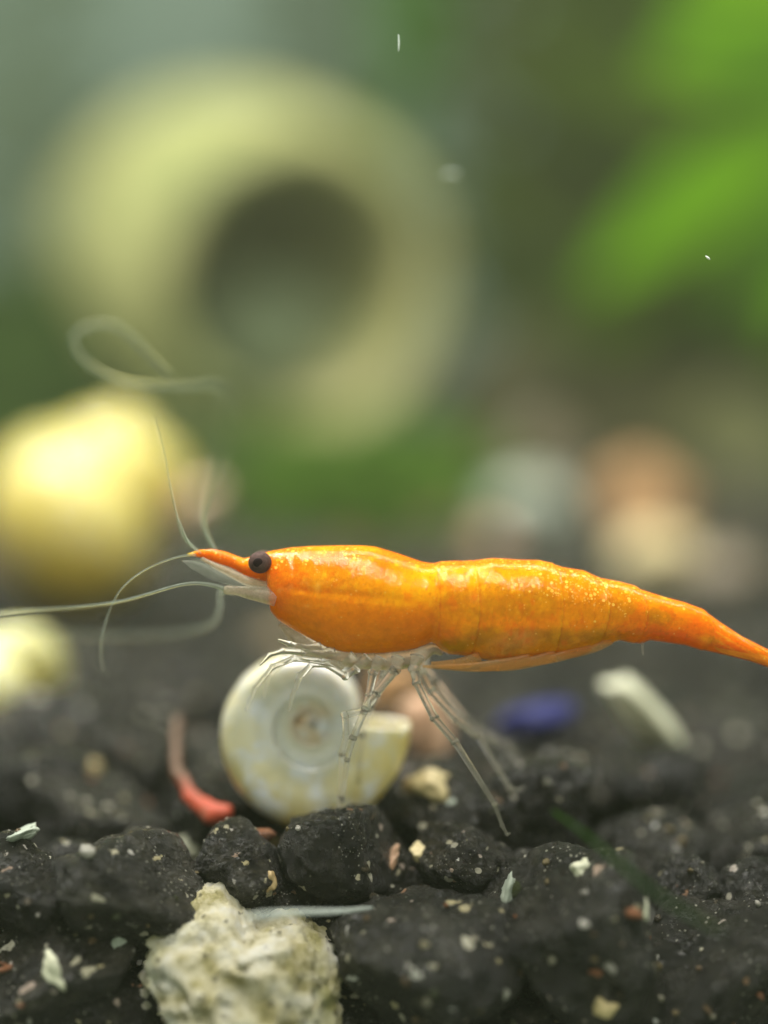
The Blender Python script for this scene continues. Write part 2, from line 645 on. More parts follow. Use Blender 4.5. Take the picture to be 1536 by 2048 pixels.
# nearest grains, each seen singly: px, py, dz, half width px, half height px, tilt in the picture (deg)
NEAR = [
    (285, 1790, -0.42, 170, 105, 24), (45, 1780, -0.40, 100, 100, -30), (120, 1950, -0.55, 190, 120, -20),
    (682, 1712, -0.05, 95, 118, 0), (938, 1712, 0.02, 92, 62, 12), (845, 1925, -0.55, 172, 160, 8),
    (1155, 1850, -0.50, 165, 178, -20), (1088, 1600, 0.42, 105, 66, -6), (1430, 1945, -0.50, 165, 130, -38),
    (478, 1732, -0.10, 95, 78, -20), (868, 1640, 0.45, 125, 82, 5), (590, 1800, 0.10, 90, 80, 30),
    (1290, 1700, 0.55, 120, 95, -32), (1465, 1720, 0.80, 130, 100, -25), (215, 1640, 0.75, 150, 78, 22),
    (70, 1590, 0.95, 120, 70, -10), (425, 1665, 0.95, 90, 60, 10), (560, 1690, 0.60, 80, 60, 0),
    (1370, 1800, 0.10, 105, 80, -35), (250, 2010, -0.45, 120, 90, 15), (690, 2030, -0.42, 100, 80, -10),
    (1010, 2050, -0.45, 110, 70, 0), (1270, 2060, -0.40, 130, 70, 10), (60, 1900, -0.10, 110, 80, 0), (640, 1890, -0.1, 90, 90, 0),
    (105, 1490, 1.7, 165, 95, 18), (330, 1420, 2.3, 120, 90, -15), (1255, 1570, 1.5, 150, 90, -22), (1430, 1500, 2.0, 150, 95, -20), (1500, 1620, 1.2, 130, 80, -20), (480, 1530, 1.6, 110, 70, 10),
    (990, 1660, 0.35, 80, 60, 0), (770, 1770, 0.12, 80, 80, 0), (1000, 1790, -0.02, 75, 75, 40), (1500, 1830, 0.0, 110, 85, -30),
]
vm = Matrix(((1, 0, 0), (0, V[1], U[1]), (0, V[2], U[2])))      # columns: right, away, up
for i, (px, py, dz, a, b, t) in enumerate(NEAR):
    dz = dz * 0.35 + 0.05 if dz < 0 else dz + 0.05
    c = P(px, py, dz)
    rot = (vm.to_4x4() @ Matrix.Rotation(math.radians(t), 4, 'Y') @ Matrix.Rotation(random.choice((0, 1, 2, 3)) * 0.35 - 0.5, 4, 'Z')).to_euler()
    grain(HI[i % 8], c, px2w(a, dz) * 1.03, px2w((a + b) / 2, dz) * 0.95, px2w(b, dz) * 1.03, rot)


def fits(c, r, k=0.80):
    return all(np.sum((c - q) ** 2) > (k * (r + s)) ** 2 for q, s in placed)


n_parts = len(placed)
tries = 0
# the bed itself: grains behind the nearest ones and back to about twice the shrimp's distance
while n_parts < 296 and tries < 60000:
    tries += 1
    if n_parts < 75:                            # bank below the shrimp, seen from the side
        c = np.array([random.uniform(-2.0, 2.0), random.uniform(-0.25, 0.55), random.uniform(-1.35, -0.22)])
        r = random.uniform(0.17, 0.25)
    else:
        y = random.uniform(0.3, 7.5)
        half = (y + 6.4) * 0.29
        c = np.array([random.uniform(-half, half), y, random.uniform(-0.27, -0.06)])
        r = random.uniform(0.18, 0.30)
    if not fits(c, r, 0.72):
        continue
    e = (random.uniform(0, 6.28), random.uniform(0, 6.28), random.uniform(0, 6.28))
    grain(MID[random.randrange(8)], c, r * random.uniform(0.95, 1.3), r, r * random.uniform(0.8, 1.1), e)
    n_parts += 1

# the rest of the bed, too many to count: one mass
bv, bf, bc = [], [], []
TINT = [(lin(104, 84, 56), .8), (lin(80, 76, 64), .8), (lin(112, 90, 60), .8), (lin(68, 54, 38), .7), (lin(84, 84, 74), .8)]
SH = [grain_shape(300 + i, 2) for i in range(6)]
off = 0
grid = []
step = 0.46
for y in np.arange(-0.15, 44, step):
    hw = (y + 7) * 0.42 + 2.0
    for x in np.arange(-hw, hw, step * (1 + max(0, y - 12) * 0.02)):
        half = (y + 6.4) * 0.29
        if 0.2 < y < 7.4 and abs(x) < half:
            continue
        if y < 0.2 and abs(x) < 2.0:
            continue
        grid.append((x + random.uniform(-0.15, 0.15), y + random.uniform(-0.15, 0.15), random.uniform(-0.2, -0.04) + 0.02 * max(0, y - 8)))
for x in np.arange(-4.5, 4.5, 0.42):            # flank of the bank beyond the frame's sides
    if abs(x) > 1.9:
        for z in np.arange(-2.2, -0.1, 0.42):
            grid.append((x, random.uniform(-0.35, 0.0), z))
for x in np.arange(-2.2, 2.2, 0.40):
    for z in (-1.75, -2.15):
        grid.append((x, random.uniform(-0.4, 0.0), z))
for c in grid:
    sv, sf = SH[random.randrange(6)]
    r = random.uniform(0.22, 0.33)
    q = np.array(Matrix.Rotation(random.uniform(0, 6.28), 3, Vector((random.uniform(-1, 1), random.uniform(-1, 1), 1)).normalized()))
    tq_ = random.choice(TINT) if random.random() < 0.2 else (np.zeros(3), 0.0)
    bc.append(np.tile([*tq_[0], tq_[1]], (len(sv), 1)))
    bv.append((sv * r) @ q.T + np.array(c))
    bf += [tuple(i + off for i in f) for f in sf]
    off += len(sv)
rest = put("gravel", np.vstack(bv), bf, M['soil_mass'], parent=bed, cols=np.vstack(bc))
rest["kind"] = "stuff"
rest["label"] = "mass of black gravel reaching back into the blur"

# fine grit and crumbs lying on the near grains
bpy.context.view_layer.update()
dg = bpy.context.evaluated_depsgraph_get()
gv, gf, gc, off = [], [], [], 0
CRUMB = [lin(120, 106, 76), lin(96, 78, 56), lin(150, 144, 128), lin(140, 92, 64), lin(62, 54, 40), lin(172, 168, 160), lin(56, 62, 34)]
CS = [grain_shape(700 + i, 2, 9, 0.3) for i in range(4)]
for i in range(360):
    if i % 3 == 0:
        o_, d_ = Vector((random.uniform(-1.9, 1.9), random.uniform(-0.55, 2.2), 3.0)), Vector((0, 0, -1))
    else:
        o_, d_ = Vector((random.uniform(-1.8, 1.8), -3.0, random.uniform(-1.35, 0.2))), Vector((random.uniform(-0.1, 0.1), 1, random.uniform(-0.25, -0.05)))
    ok, loc, nrm, idx, ob, mx = S.ray_cast(dg, o_, d_)
    if not ok or loc.y > 3.0:
        continue
    sv, sf = CS[i % 4]
    r = random.uniform(0.006, 0.022) * (1.6 if random.random() < 0.10 else 1.0)
    q = np.array(Matrix.Rotation(random.uniform(0, 6.28), 3, Vector((random.uniform(-1, 1), random.uniform(-1, 1), 1)).normalized()))
    gv.append((sv * r * np.array([random.uniform(0.7, 1.8), 1, random.uniform(0.5, 1)])) @ q.T + np.array(loc) + np.array(nrm) * r * 0.3)
    gc.append(np.tile([*random.choice(CRUMB), 1.0], (len(sv), 1)))
    gf += [tuple(k + off for k in f) for f in sf]
    off += len(sv)
grit = put("grit", np.vstack(gv), gf, M['soil_mass'], parent=bed, cols=np.vstack(gc))
grit["kind"] = "stuff"
grit["label"] = "fine pale and brown grit lying on the black grains"

# ------------------------------------------------------------------ the shrimp
SB = P(880, 1670, 0.0)
shrimp = thing("shrimp", SB, "translucent orange shrimp with dark eye and long clear feelers walking on black gravel", "shrimp")

TOP = [(374, 1108), (383, 1105), (399, 1099.5), (425, 1098), (451, 1103), (477, 1113), (488, 1117), (502, 1113), (523, 1107), (542, 1102), (581, 1095),
       (620, 1092.4), (672, 1091), (725, 1091), (752, 1093.5), (766, 1098), (792, 1105.6), (818, 1114.7), (844, 1124), (864, 1127.5), (881, 1123), (909, 1121.5),
       (935, 1122.5), (961, 1119), (987, 1116), (1013, 1117.5), (1039, 1119.5), (1078, 1120.4), (1104, 1127), (1124, 1134), (1168, 1141), (1196, 1155),
       (1242, 1163.7), (1267, 1171), (1282, 1179), (1327, 1193.5), (1370, 1205), (1406, 1219), (1440, 1244), (1483, 1272), (1536, 1299), (1600, 1340)]
BOT = [(374, 1110), (383, 1111), (407, 1116), (433, 1125.5), (464, 1136), (490, 1151), (516, 1159), (534, 1164), (539, 1205), (542, 1222), (548, 1230), (558, 1241),
       (589, 1261), (620, 1279), (659, 1299), (685, 1306), (711, 1309), (760, 1308.5), (792, 1306), (831, 1299.6), (853, 1289), (863, 1282), (871, 1291), (884, 1302),
       (897, 1308), (935, 1311), (965, 1318), (1000, 1324), (1050, 1320), (1078, 1314), (1100, 1315), (1140, 1311), (1176, 1300), (1195, 1290), (1222, 1286), (1239, 1280),
       (1259, 1284), (1281, 1287), (1299, 1280), (1327, 1284), (1370, 1290), (1398, 1298), (1440, 1307), (1497, 1321), (1536, 1334), (1600, 1352)]
WID = [(374, 1.5), (385, 4), (400, 8), (450, 13), (490, 18), (515, 26), (536, 38), (541, 46), (560, 56), (600, 68), (700, 79), (800, 77), (855, 71), (870, 66),
       (900, 70), (1000, 74), (1100, 67), (1200, 55), (1300, 42), (1400, 31), (1480, 24), (1560, 17), (1600, 6)]
BND = [(500, 865, 0), (865, 942, 1), (942, 1106, 2), (1106, 1198, 3), (1198, 1274, 4), (1274, 1410, 5), (1410, 1640, 6)]


def lut(tab, x):
    a = np.array(tab)
    return np.interp(x, a[:, 0], a[:, 1])


X = np.concatenate([np.linspace(374, 530, 70), np.linspace(530.5, 560, 40), np.linspace(561, 1600, 460)])
ker = np.exp(-0.5 * (np.arange(-6, 7) / 2.4) ** 2)
ker /= ker.sum()


def smooth_lut(tab, x):
    o = np.zeros_like(x)
    for k, wgt in zip(np.arange(-6, 7), ker):
        o += wgt * lut(tab, x + k * 1.1)
    return o


tp, bt, wd = smooth_lut(TOP, X), lut(BOT, X), smooth_lut(WID, X)
wide = X > 560
bt = np.where(wide, smooth_lut(BOT, X), bt)
NR = 128
phi = np.linspace(0, 2 * math.pi, NR, endpoint=False)
gx, gp = np.meshgrid(X, phi, indexing='ij')
mid = ((tp + bt) / 2)[:, None]
hh = ((bt - tp) / 2)[:, None]
cp, sp = np.cos(gp), np.sin(gp)
xe = gx - 13 * np.abs(sp) * np.clip((gx - 700) / 200, 0, 1) + 8 * np.clip(-cp, 0, 1) * np.clip((gx - 880) / 60, 0, 1)
outset = np.zeros_like(gx)
segv = np.zeros_like(gx)
for a, b, k in BND:
    t = np.clip((xe - a) / (b - a), 0, 1)
    inn = (xe >= a) & (xe < b)
    amp = 3.4 if k < 6 else 0.6
    if k == 0:
        amp = 2.0
    outset = np.where(inn, amp * t ** 7 - 0.8 * np.exp(-((xe - a) / 6.0) ** 2) * (k > 0), outset)
    segv = np.where(inn, t, segv)
belly = np.clip(-cp, 0, 1)
py = mid - (hh + outset * 0.4) * np.sign(cp) * np.abs(cp) ** 1.0
lat = (wd[:, None] + outset) * np.sign(sp) * np.where(cp > 0, np.abs(sp) ** 1.0, np.abs(sp) ** 0.86) * (1 - 0.18 * belly ** 2)
# shallow creases of the head shield: gill-cover line and the groove behind the eye
lat = lat * (1 - 0.035 * np.exp(-((py - (1172 + 0.10 * (gx - 560))) / 7.0) ** 2) * sstep(545, 600, gx) * (1 - sstep(760, 850, gx)))
lat = lat * (1 - 0.05 * np.exp(-((gx - (590 + 0.25 * (py - 1120))) / 9.0) ** 2) * (py < 1180))
# spread of the pleura: side plates bulge between their borders low on the flank
ab = (gx > 866) & (gx < 1410)
lat = lat * np.where(ab, 1 + 0.16 * belly ** 1.5 * np.sin(np.pi * segv), 1)
flat_pts = np.stack([gx.ravel(), py.ravel(), lat.ravel()], 1)
nz = fbm(np.stack([flat_pts[:, 0] / 40, flat_pts[:, 1] / 40, flat_pts[:, 2] / 40], 1), 3, 3)
lat_n = flat_pts[:, 2] * (1 + 0.02 * nz)
s_ = FOC / F_PX
verts = C0 + np.outer((flat_pts[:, 0] - 768) * s_, R) + np.outer((1024 - flat_pts[:, 1]) * s_, U) + np.outer(FOC + lat_n * s_, V)
nX = len(X)
faces = [(i * NR + j, i * NR + (j + 1) % NR, (i + 1) * NR + (j + 1) % NR, (i + 1) * NR + j) for i in range(nX - 1) for j in range(NR)]
faces.append(tuple(range(NR))[::-1])
faces.append(tuple((nX - 1) * NR + j for j in range(NR)))


# pigment and a few painted highlights, as they lie on the flank
qx, qy = flat_pts[:, 0], flat_pts[:, 1]
tq = np.repeat(tp, NR)
hq = np.repeat(bt - tp, NR)
rel = (qy - tq) / np.maximum(hq, 4)
colr = np.tile(lin(238, 142, 6), (len(qx), 1))


def blend(c, w):
    global colr
    colr = colr * (1 - w[:, None]) + lin(*c)[None, :] * w[:, None]


def blob(cx, cy, sx, sy, rot=0.0):
    a = math.radians(rot)
    dx, dy = qx - cx, qy - cy
    u = dx * math.cos(a) + dy * math.sin(a)
    w = -dx * math.sin(a) + dy * math.cos(a)
    return np.exp(-0.5 * ((u / sx) ** 2 + (w / sy) ** 2))


def lobe(*a):
    return np.clip(1.7 * blob(*a) - 0.25 + 0.25 * n_b, 0, 1)


pn = np.stack([qx, qy, flat_pts[:, 2]], 1)
n_a = fbm(pn / 34.0, 4, 21)
n_b = fbm(pn / 13.0, 4, 41)
n_c = fbm(pn / 70.0, 3, 61)
abd = sstep(850, 960, qx)
tail = sstep(1190, 1330, qx)
blend((222, 144, 10), 0.65 * abd * (1 - tail) * (0.75 + 0.6 * n_a).clip(0, 1))
blend((246, 126, 14), 0.85 * (1 - sstep(0.10, 0.30, rel)) * (1 - abd))                      # red-orange back of head shield
blend((238, 118, 16), 0.9 * (1 - sstep(545, 640, qx)))                                       # head and rostrum
blend((205, 140, 24), 0.75 * blob(690, 1140, 60, 22) * (0.8 + 0.8 * n_b).clip(0, 1))         # brownish organs through the shell
blend((228, 152, 40), 0.55 * blob(660, 1160, 60, 14) * (0.6 + 1.2 * n_b).clip(0, 1))
blend((255, 176, 8), 0.85 * blob(845, 1172, 45, 22) + 0.0)
blend((255, 184, 0), 0.9 * blob(920, 1152, 80, 15).clip(0, 1))
blend((255, 176, 0), 0.6 * blob(790, 1185, 40, 20))
blend((236, 136, 0), 0.75 * sstep(0.45, 0.62, rel) * (1 - abd) * sstep(560, 600, qx))        # smooth orange gill cover
blend((242, 128, 4), 0.5 * blob(840, 1270, 30, 40))
blend((186, 132, 12), 0.70 * blob(1010, 1195, 75, 26) * (0.7 + 0.9 * n_a).clip(0, 1))
blend((190, 122, 20), 0.55 * blob(900, 1200, 26, 20))
blend((226, 138, 70), 0.6 * blob(945, 1194, 10, 6))
blend((196, 128, 8), 0.92 * lobe(962, 1268, 30, 16, -25))
blend((196, 128, 8), 0.92 * lobe(1052, 1258, 20, 13))
blend((196, 128, 8), 0.92 * lobe(1112, 1268, 30, 16, 12))
blend((196, 128, 8), 0.92 * lobe(1178, 1264, 24, 14, 10))
blend((180, 128, 10), 0.92 * lobe(905, 1288, 24, 12))
blend((196, 132, 14), 0.6 * blob(1305, 1235, 22, 14) + 0.45 * blob(1240, 1215, 30, 20))
blend((214, 146, 104), 1.0 * lobe(1012, 1290, 46, 19, -28) * (0.8 + 0.6 * n_b).clip(0, 1))   # pinkish side plate
blend((255, 150, 24), 0.95 * np.exp(-((qy - (1242 + 0.03 * (qx - 1000))) / 10.0) ** 2) * sstep(910, 960, qx) * (1 - sstep(1300, 1380, qx)) * (0.75 + 0.7 * n_b).clip(0, 1))
blend((255, 104, 10), 0.9 * tail * sstep(0.45, 0.85, rel))
blend((252, 118, 14), 0.8 * sstep(1330, 1420, qx))
blend((255, 172, 40), 0.7 * blob(1412, 1277, 16, 5, 12))
streak = np.sin((qy - 1260 - 0.55 * (qx - 1400)) * 0.42 + 2 * n_c) * sstep(1400, 1450, qx)
blend((255, 178, 70), 0.45 * (streak > 0.45) * np.ones_like(qx))
blend((246, 116, 22), 0.85 * (1 - sstep(4, 17, qy - tq)) * sstep(740, 800, qx))              # thin red-orange rim along the back
blend((246, 196, 30), 0.7 * (1 - sstep(376, 402, qx)))                                        # yellow rostrum tip
for cx, cy, sx, sy in ((575, 1174, 13, 4), (612, 1168, 9, 6), (642, 1170, 6, 6), (668, 1201, 6, 4), (622, 1206, 8, 3)):
    blend((250, 190, 150), 0.6 * blob(cx, cy, sx, sy, -20) * (0.5 + 1.6 * n_b).clip(0, 1))  # pinkish-white highlight spots put into the colour
blend((255, 205, 60), 0.35 * (n_b > 0.42) * (1 - sstep(0.25, 0.5, rel)))
blend((170, 110, 8), 0.28 * (n_a < -0.25) * abd)
line = np.zeros_like(qx)
for a_, b_, k_ in BND[1:6]:
    line += np.exp(-((xe.ravel() - a_ - 2) / 2.6) ** 2) - 0.0
blend((214, 96, 10), 0.20 * line.clip(0, 1) * (0.7 + 0.6 * n_b).clip(0, 1))
line2 = sum(np.exp(-((xe.ravel() - a_ + 6) / 4.0) ** 2) for a_, b_, k_ in BND[1:6])
blend((255, 176, 60), 0.16 * line2.clip(0, 1) * (0.6 + 1.2 * n_b).clip(0, 1))
edge = 0.75 * (1 - sstep(18, 46, qy - tq)) * sstep(535, 560, qx) * (1 - sstep(690, 760, qx)) + 0.30 * (1 - sstep(10, 60, qy - tq)) * sstep(470, 520, qx) * (1 - sstep(560, 600, qx))
edge += 0.55 * (1 - sstep(8, 22, qy - tq)) * sstep(800, 860, qx) * (1 - sstep(1300, 1380, qx))
edge += 0.40 * blob(1055, 1158, 46, 24) + 0.8 * blob(1120, 1154, 44, 24) + 0.75 * blob(1180, 1176, 36, 20) + 0.4 * blob(1225, 1196, 34, 18)
edge += 0.35 * (1 - sstep(400, 520, qx))
n_d = fbm(pn / 22.0, 4, 91)
n_e = fbm(pn / 6.0, 3, 131)
gill = 1 - 0.7 * sstep(0.45, 0.65, rel) * (1 - abd)
blend((255, 184, 14), 0.24 * gill * sstep(0.15, 0.45, n_d) * (1 - 0.5 * sstep(1250, 1400, qx)))
blend((232, 96, 8), 0.36 * gill * sstep(0.12, 0.45, -n_d))
blend((255, 206, 90), 0.20 * sstep(0.30, 0.55, n_e) * (1 - sstep(0.45, 0.75, rel)))
blend((196, 104, 10), 0.35 * gill * sstep(0.25, 0.5, -n_e))
colr = colr * np.array([1.10, 1.05, 0.35])
rgba = np.concatenate([colr.clip(0, 1), np.clip(edge, 0, 0.95)[:, None]], 1)
body = put("body", verts, faces, M['shrimp'], shrimp, cols=rgba)

# eyes on short stalks
m_eye, nt, bs = nm("shrimp_eye")
v = coords(nt, 1.0, False)
lw = noise(nt, v, 60.0, 2)
c = ramp(nt, lw, [(0.3, (0.060, 0.034, 0.032)), (0.7, (0.12, 0.070, 0.062))])
nt.links.new(c, bs.inputs['Base Color'])
bs.inputs['Roughness'].default_value = 0.7
bs.inputs['Specular IOR Level'].default_value = 0.15
m_pup, nt2, bs2 = nm("eye_spot")
bs2.inputs['Base Color'].default_value = (0.022, 0.012, 0.013, 1)
bs2.inputs['Roughness'].default_value = 0.7
bs2.inputs['Specular IOR Level'].default_value = 0.1
for side in (-1, 1):
    d, f = ico(4)
    ctr = P(523, 1123.5, 0) + V * (side * px2w(38))
    e = d * px2w(23) * np.array([1.0, 0.92, 0.95])
    eye = put("eye", e + ctr, f, m_eye, shrimp)
    d, f = ico(3)
    put("eye_spot", d * px2w(8.5) * np.array([1.2, 0.35, 1.1]) + ctr + V * side * px2w(18.6) + R * px2w(-2) , f, m_pup, eye)
    tv, tf = tube_w([P(545, 1128, 0) + V * side * px2w(18), P(536, 1126, 0) + V * side * px2w(24), ctr + R * px2w(6)], [px2w(15), px2w(16), px2w(15)], nring=14)
    put("eye_stalk", tv, tf, M['shrimp'], eye, cols=np.tile([*lin(236, 122, 20), 0.1], (len(tv), 1)))


def part_tube(name, pts, mat, label=None, **kw):
    tv, tf = tube_px(pts, **kw)
    o = put(name, tv, tf, mat, shrimp)
    if label:
        o["label"] = label
    return o


# feelers (px, py, dz, radius px)
part_tube("antenna", [(456, 1181, -.06, 5.07), (430, 1172, -.07, 4.06), (400, 1167, -.09, 3.59), (360, 1170, -.11, 3.28), (300, 1187, -.16, 3.04), (240, 1203, -.22, 2.89), (160, 1214, -.30, 2.73), (80, 1220, -.38, 2.57), (0, 1228, -.46, 2.34), (-120, 1240, -.58, 1.87)], M['feeler'], n=90)
part_tube("antenna", [(470, 1186, .06, 4.68), (441, 1184, .2, 4.68), (440, 1215, .35, 4.68), (428, 1243, .5, 4.68), (400, 1258, .62, 4.29), (340, 1268, .75, 3.90), (250, 1272, .85, 3.51), (150, 1270, .95, 3.12), (40, 1262, 1.05, 2.34), (-60, 1250, 1.1, 1.56)], M['feeler_faint'], n=90)
part_tube("antennule", [(402, 1107, -.02, 2.65), (385, 1092, -.03, 2.65), (372, 1075, -.04, 2.34), (362, 1050, -.03, 1.87), (354, 1030, .0, 1.48), (340, 970, .05, 1.25), (326, 900, .10, 1.09), (308, 835, .16, 0.78)], M['feeler'], n=70)
part_tube("antennule", [(398, 1104, .02, 2.65), (378, 1086, .04, 3.28), (365, 1068, .06, 2.96), (358, 1048, .08, 2.03), (354, 1034, .1, 0.94)], M['feeler'], n=40)
part_tube("antennule", [(392, 1109, -.02, 2.34), (365, 1112, -.04, 2.03), (330, 1122, -.07, 1.79), (285, 1143, -.12, 1.72), (245, 1176, -.18, 1.64), (220, 1220, -.24, 1.56), (205, 1270, -.3, 1.48), (202, 1310, -.34, 1.33), (208, 1345, -.38, 1.01)], M['feeler'], n=80)
part_tube("antennule", [(432, 1104, .05, 4.29), (424, 1088, .1, 4.37), (412, 1062, .2, 4.37), (406, 1036, .32, 4.21), (412, 1000, .60, 3.59), (428, 950, 1.1, 2.65), (444, 890, 2.0, 1.40), (452, 830, 2.2, 1.25), (450, 785, 1.6, 1.87), (430, 768, 1.0, 3.90), (385, 772, .80, 4.84), (320, 772, .76, 5.15), (250, 764, .73, 5.15), (190, 738, .72, 4.99),
                        (152, 700, .76, 4.84), (150, 668, .80, 4.68), (185, 650, .84, 4.68), (228, 650, .84, 4.68), (262, 674, .82, 4.37), (298, 710, .78, 3.90), (340, 752, .74, 3.12)], M['feeler_faint'],
          "long looping feeler curled back in the blur above the head", n=200)
# stalk of the long feelers, its clear scale and the feeler bases under the rostrum
part_tube("antenna_stalk", [(552, 1196, -.07, 17), (530, 1191, -.075, 16), (500, 1186, -.075, 13), (478, 1182, -.07, 10), (468, 1181, -.065, 8.5), (454, 1180, -.06, 9), (448, 1179, -.06, 6)], M['coxa'], n=50, nring=14)


def blade(name, outline_top, outline_bot, dz, thick_px, mat, bulge=0.0):
    """thin curved plate between an upper and a lower edge given in px"""
    n, m = 40, 9
    t = catmull([(a, b, 0) for a, b in outline_top], n)
    b = catmull([(a, c, 0) for a, c in outline_bot], n)
    vs, fs = [], []
    for s in (-1, 1):
        for i in range(n):
            for j in range(m):
                w = j / (m - 1)
                p = t[i] * (1 - w) + b[i] * w
                prof = math.sqrt(max(0.0, 1 - (2 * w - 1) ** 2)) * math.sqrt(max(0.02, math.sin(math.pi * (0.03 + 0.94 * i / (n - 1)))))
                vs.append(P(p[0], p[1], 0) + V * (dz + px2w(thick_px) * (s * prof) - px2w(bulge) * math.sin(math.pi * w)))
    g = n * m
    for i in range(n - 1):
        for j in range(m - 1):
            q = (i * m + j, i * m + j + 1, (i + 1) * m + j + 1, (i + 1) * m + j)
            fs.append(q)
            fs.append(tuple(g + k for k in q[::-1]))
    ring = [i * m for i in range(n)] + [(n - 1) * m + j for j in range(1, m)] + [i * m + m - 1 for i in range(n - 2, -1, -1)] + [j for j in range(m - 2, 0, -1)]
    for a, c in zip(ring, ring[1:] + ring[:1]):
        fs.append((a, c, g + c, g + a))
    return put(name, vs, fs, mat, shrimp)


M['scale'] = mat_clear("clear_scale", (0.96, 0.98, 0.95), (0.80, 0.84, 0.78), 0.11, 0.2, 1.04)
blade("antenna_scale", [(548, 1172), (500, 1166), (464, 1147), (430, 1130), (395, 1119), (370, 1119)], [(548, 1190), (500, 1178), (462, 1168), (425, 1157), (392, 1140), (371, 1122)], -.085, 3.0, M['scale'], 5)
blade("antenna_scale", [(548, 1160), (500, 1158), (464, 1140), (430, 1126), (400, 1119), (380, 1121)], [(548, 1186), (500, 1174), (462, 1162), (430, 1150), (402, 1134), (381, 1124)], .085, 3.0, M['scale'], -5)
part_tube("antennule_stalk", [(545, 1177, -.045, 12), (515, 1171, -.045, 11), (485, 1158, -.04, 9), (455, 1143, -.035, 7), (428, 1130, -.03, 5), (404, 1117, -.02, 3.5)], M['coxa'], n=50, nring=14)
part_tube("antennule_stalk", [(540, 1168, .045, 13), (515, 1162, .045, 12), (485, 1150, .04, 10), (455, 1137, .035, 8), (428, 1126, .03, 6), (404, 1114, .02, 4)], M['coxa'], n=50, nring=14)

# underside: clear flesh between shell edge and the leg bases
part_tube("sternum", [(560, 1246, 0, 6), (600, 1278, 0, 16), (650, 1304, 0, 18), (700, 1316, 0, 19), (760, 1320, 0, 20), (820, 1314, 0, 22), (862, 1297, 0, 14), (885, 1306, 0, 6)], M['coxa'], n=70, nring=18, flat=1.9)


def leg(pts, mat=M['leg'], name="leg", label=None):
    """jointed walking leg: straight articles with a small swelling at every joint"""
    out = []
    for i, p in enumerate(pts):
        p = np.array(p, float)
        if 0 < i < len(pts) - 1:
            a, b = np.array(pts[i - 1], float), np.array(pts[i + 1], float)
            la, lb = np.linalg.norm((a - p)[:2]), np.linalg.norm((b - p)[:2])
            e = min(0.25, 6.0 / max(la, 1)), min(0.25, 6.0 / max(lb, 1))
            q0, q1 = p + (a - p) * e[0], p + (b - p) * e[1]
            q0[3], q1[3] = p[3] * 0.94, p[3] * 0.86
            c = p.copy()
            c[3] = p[3] * 1.16
            out += [q0, c, q1]
        else:
            out.append(p)
    w = np.array([P(*q[:3]) for q in out])
    rr = [px2w(q[3], q[2]) for q in out]
    tv, tf = tube_w(w, rr, nring=12, n=len(out) * 7)
    o = put(name, tv, tf, mat, shrimp)
    if label:
        o["label"] = label
    return o


leg([(835, 1312, -.10, 15), (829, 1338, -.12, 12), (833, 1366, -.13, 8.5), (869, 1436, -.15, 9), (911, 1485, -.16, 8), (988, 1606, -.16, 5.6), (1004, 1650, -.15, 4.2), (1014, 1669, -.14, 3.2), (1021, 1666, -.14, 1.6)])
leg([(845, 1312, .12, 15), (842, 1345, .18, 12), (862, 1383, .15, 9), (912, 1438, .16, 9), (957, 1473, .17, 8), (1020, 1577, .20, 6), (1034, 1582, .20, 4.5), (1050, 1573, .20, 2)])
leg([(835, 1318, .14, 13), (870, 1360, .3, 9), (930, 1440, .5, 8), (985, 1478, .6, 8), (1020, 1492, .64, 7), (1040, 1538, .66, 7), (1056, 1552, .66, 6), (1064, 1546, .66, 3)])
leg([(796, 1316, -.12, 14), (790, 1340, -.15, 11), (752, 1388, -.17, 8.5), (731, 1418, -.16, 8.5), (706, 1476, -.10, 7.5), (694, 1520, -.02, 6), (684, 1600, .10, 5), (676, 1640, .14, 3.6), (668, 1652, .14, 2)])
leg([(762, 1316, -.10, 13), (746, 1346, -.12, 10), (738, 1390, -.13, 8), (729, 1420, -.13, 8), (690, 1430, -.08, 8), (692, 1474, -.02, 7), (684, 1508, .04, 7.5), (682, 1594, .10, 6.5), (674, 1625, .12, 4)])
leg([(790, 1316, .12, 13), (770, 1350, .16, 10), (742, 1410, .2, 8), (722, 1470, .24, 7.5), (716, 1560, .28, 6), (728, 1612, .3, 5), (752, 1652, .28, 4.5), (766, 1688, .26, 3)])
leg([(735, 1314, -.08, 12), (712, 1338, -.10, 9), (690, 1352, -.10, 8), (655, 1330, -.08, 7), (625, 1328, -.06, 7), (600, 1352, -.05, 7), (585, 1392, -.02, 5), (578, 1420, 0, 2.5)])
leg([(708, 1312, -.06, 12), (680, 1330, -.08, 9), (640, 1322, -.08, 8), (590, 1316, -.05, 7.5), (545, 1334, -.02, 6.5), (510, 1376, .02, 5), (492, 1420, .06, 2.5)])
leg([(700, 1312, .06, 12), (670, 1326, .08, 9), (620, 1312, .1, 8), (570, 1318, .12, 7), (535, 1352, .13, 6), (528, 1396, .14, 3)])
leg([(668, 1302, -.05, 11), (640, 1308, -.07, 9), (605, 1304, -.08, 7.5), (566, 1302, -.08, 6.5), (540, 1310, -.07, 5), (520, 1330, -.05, 2.5)], name="mouth_leg")
leg([(640, 1292, -.05, 9), (612, 1296, -.07, 8), (580, 1288, -.08, 6), (556, 1280, -.08, 3)], name="mouth_leg")
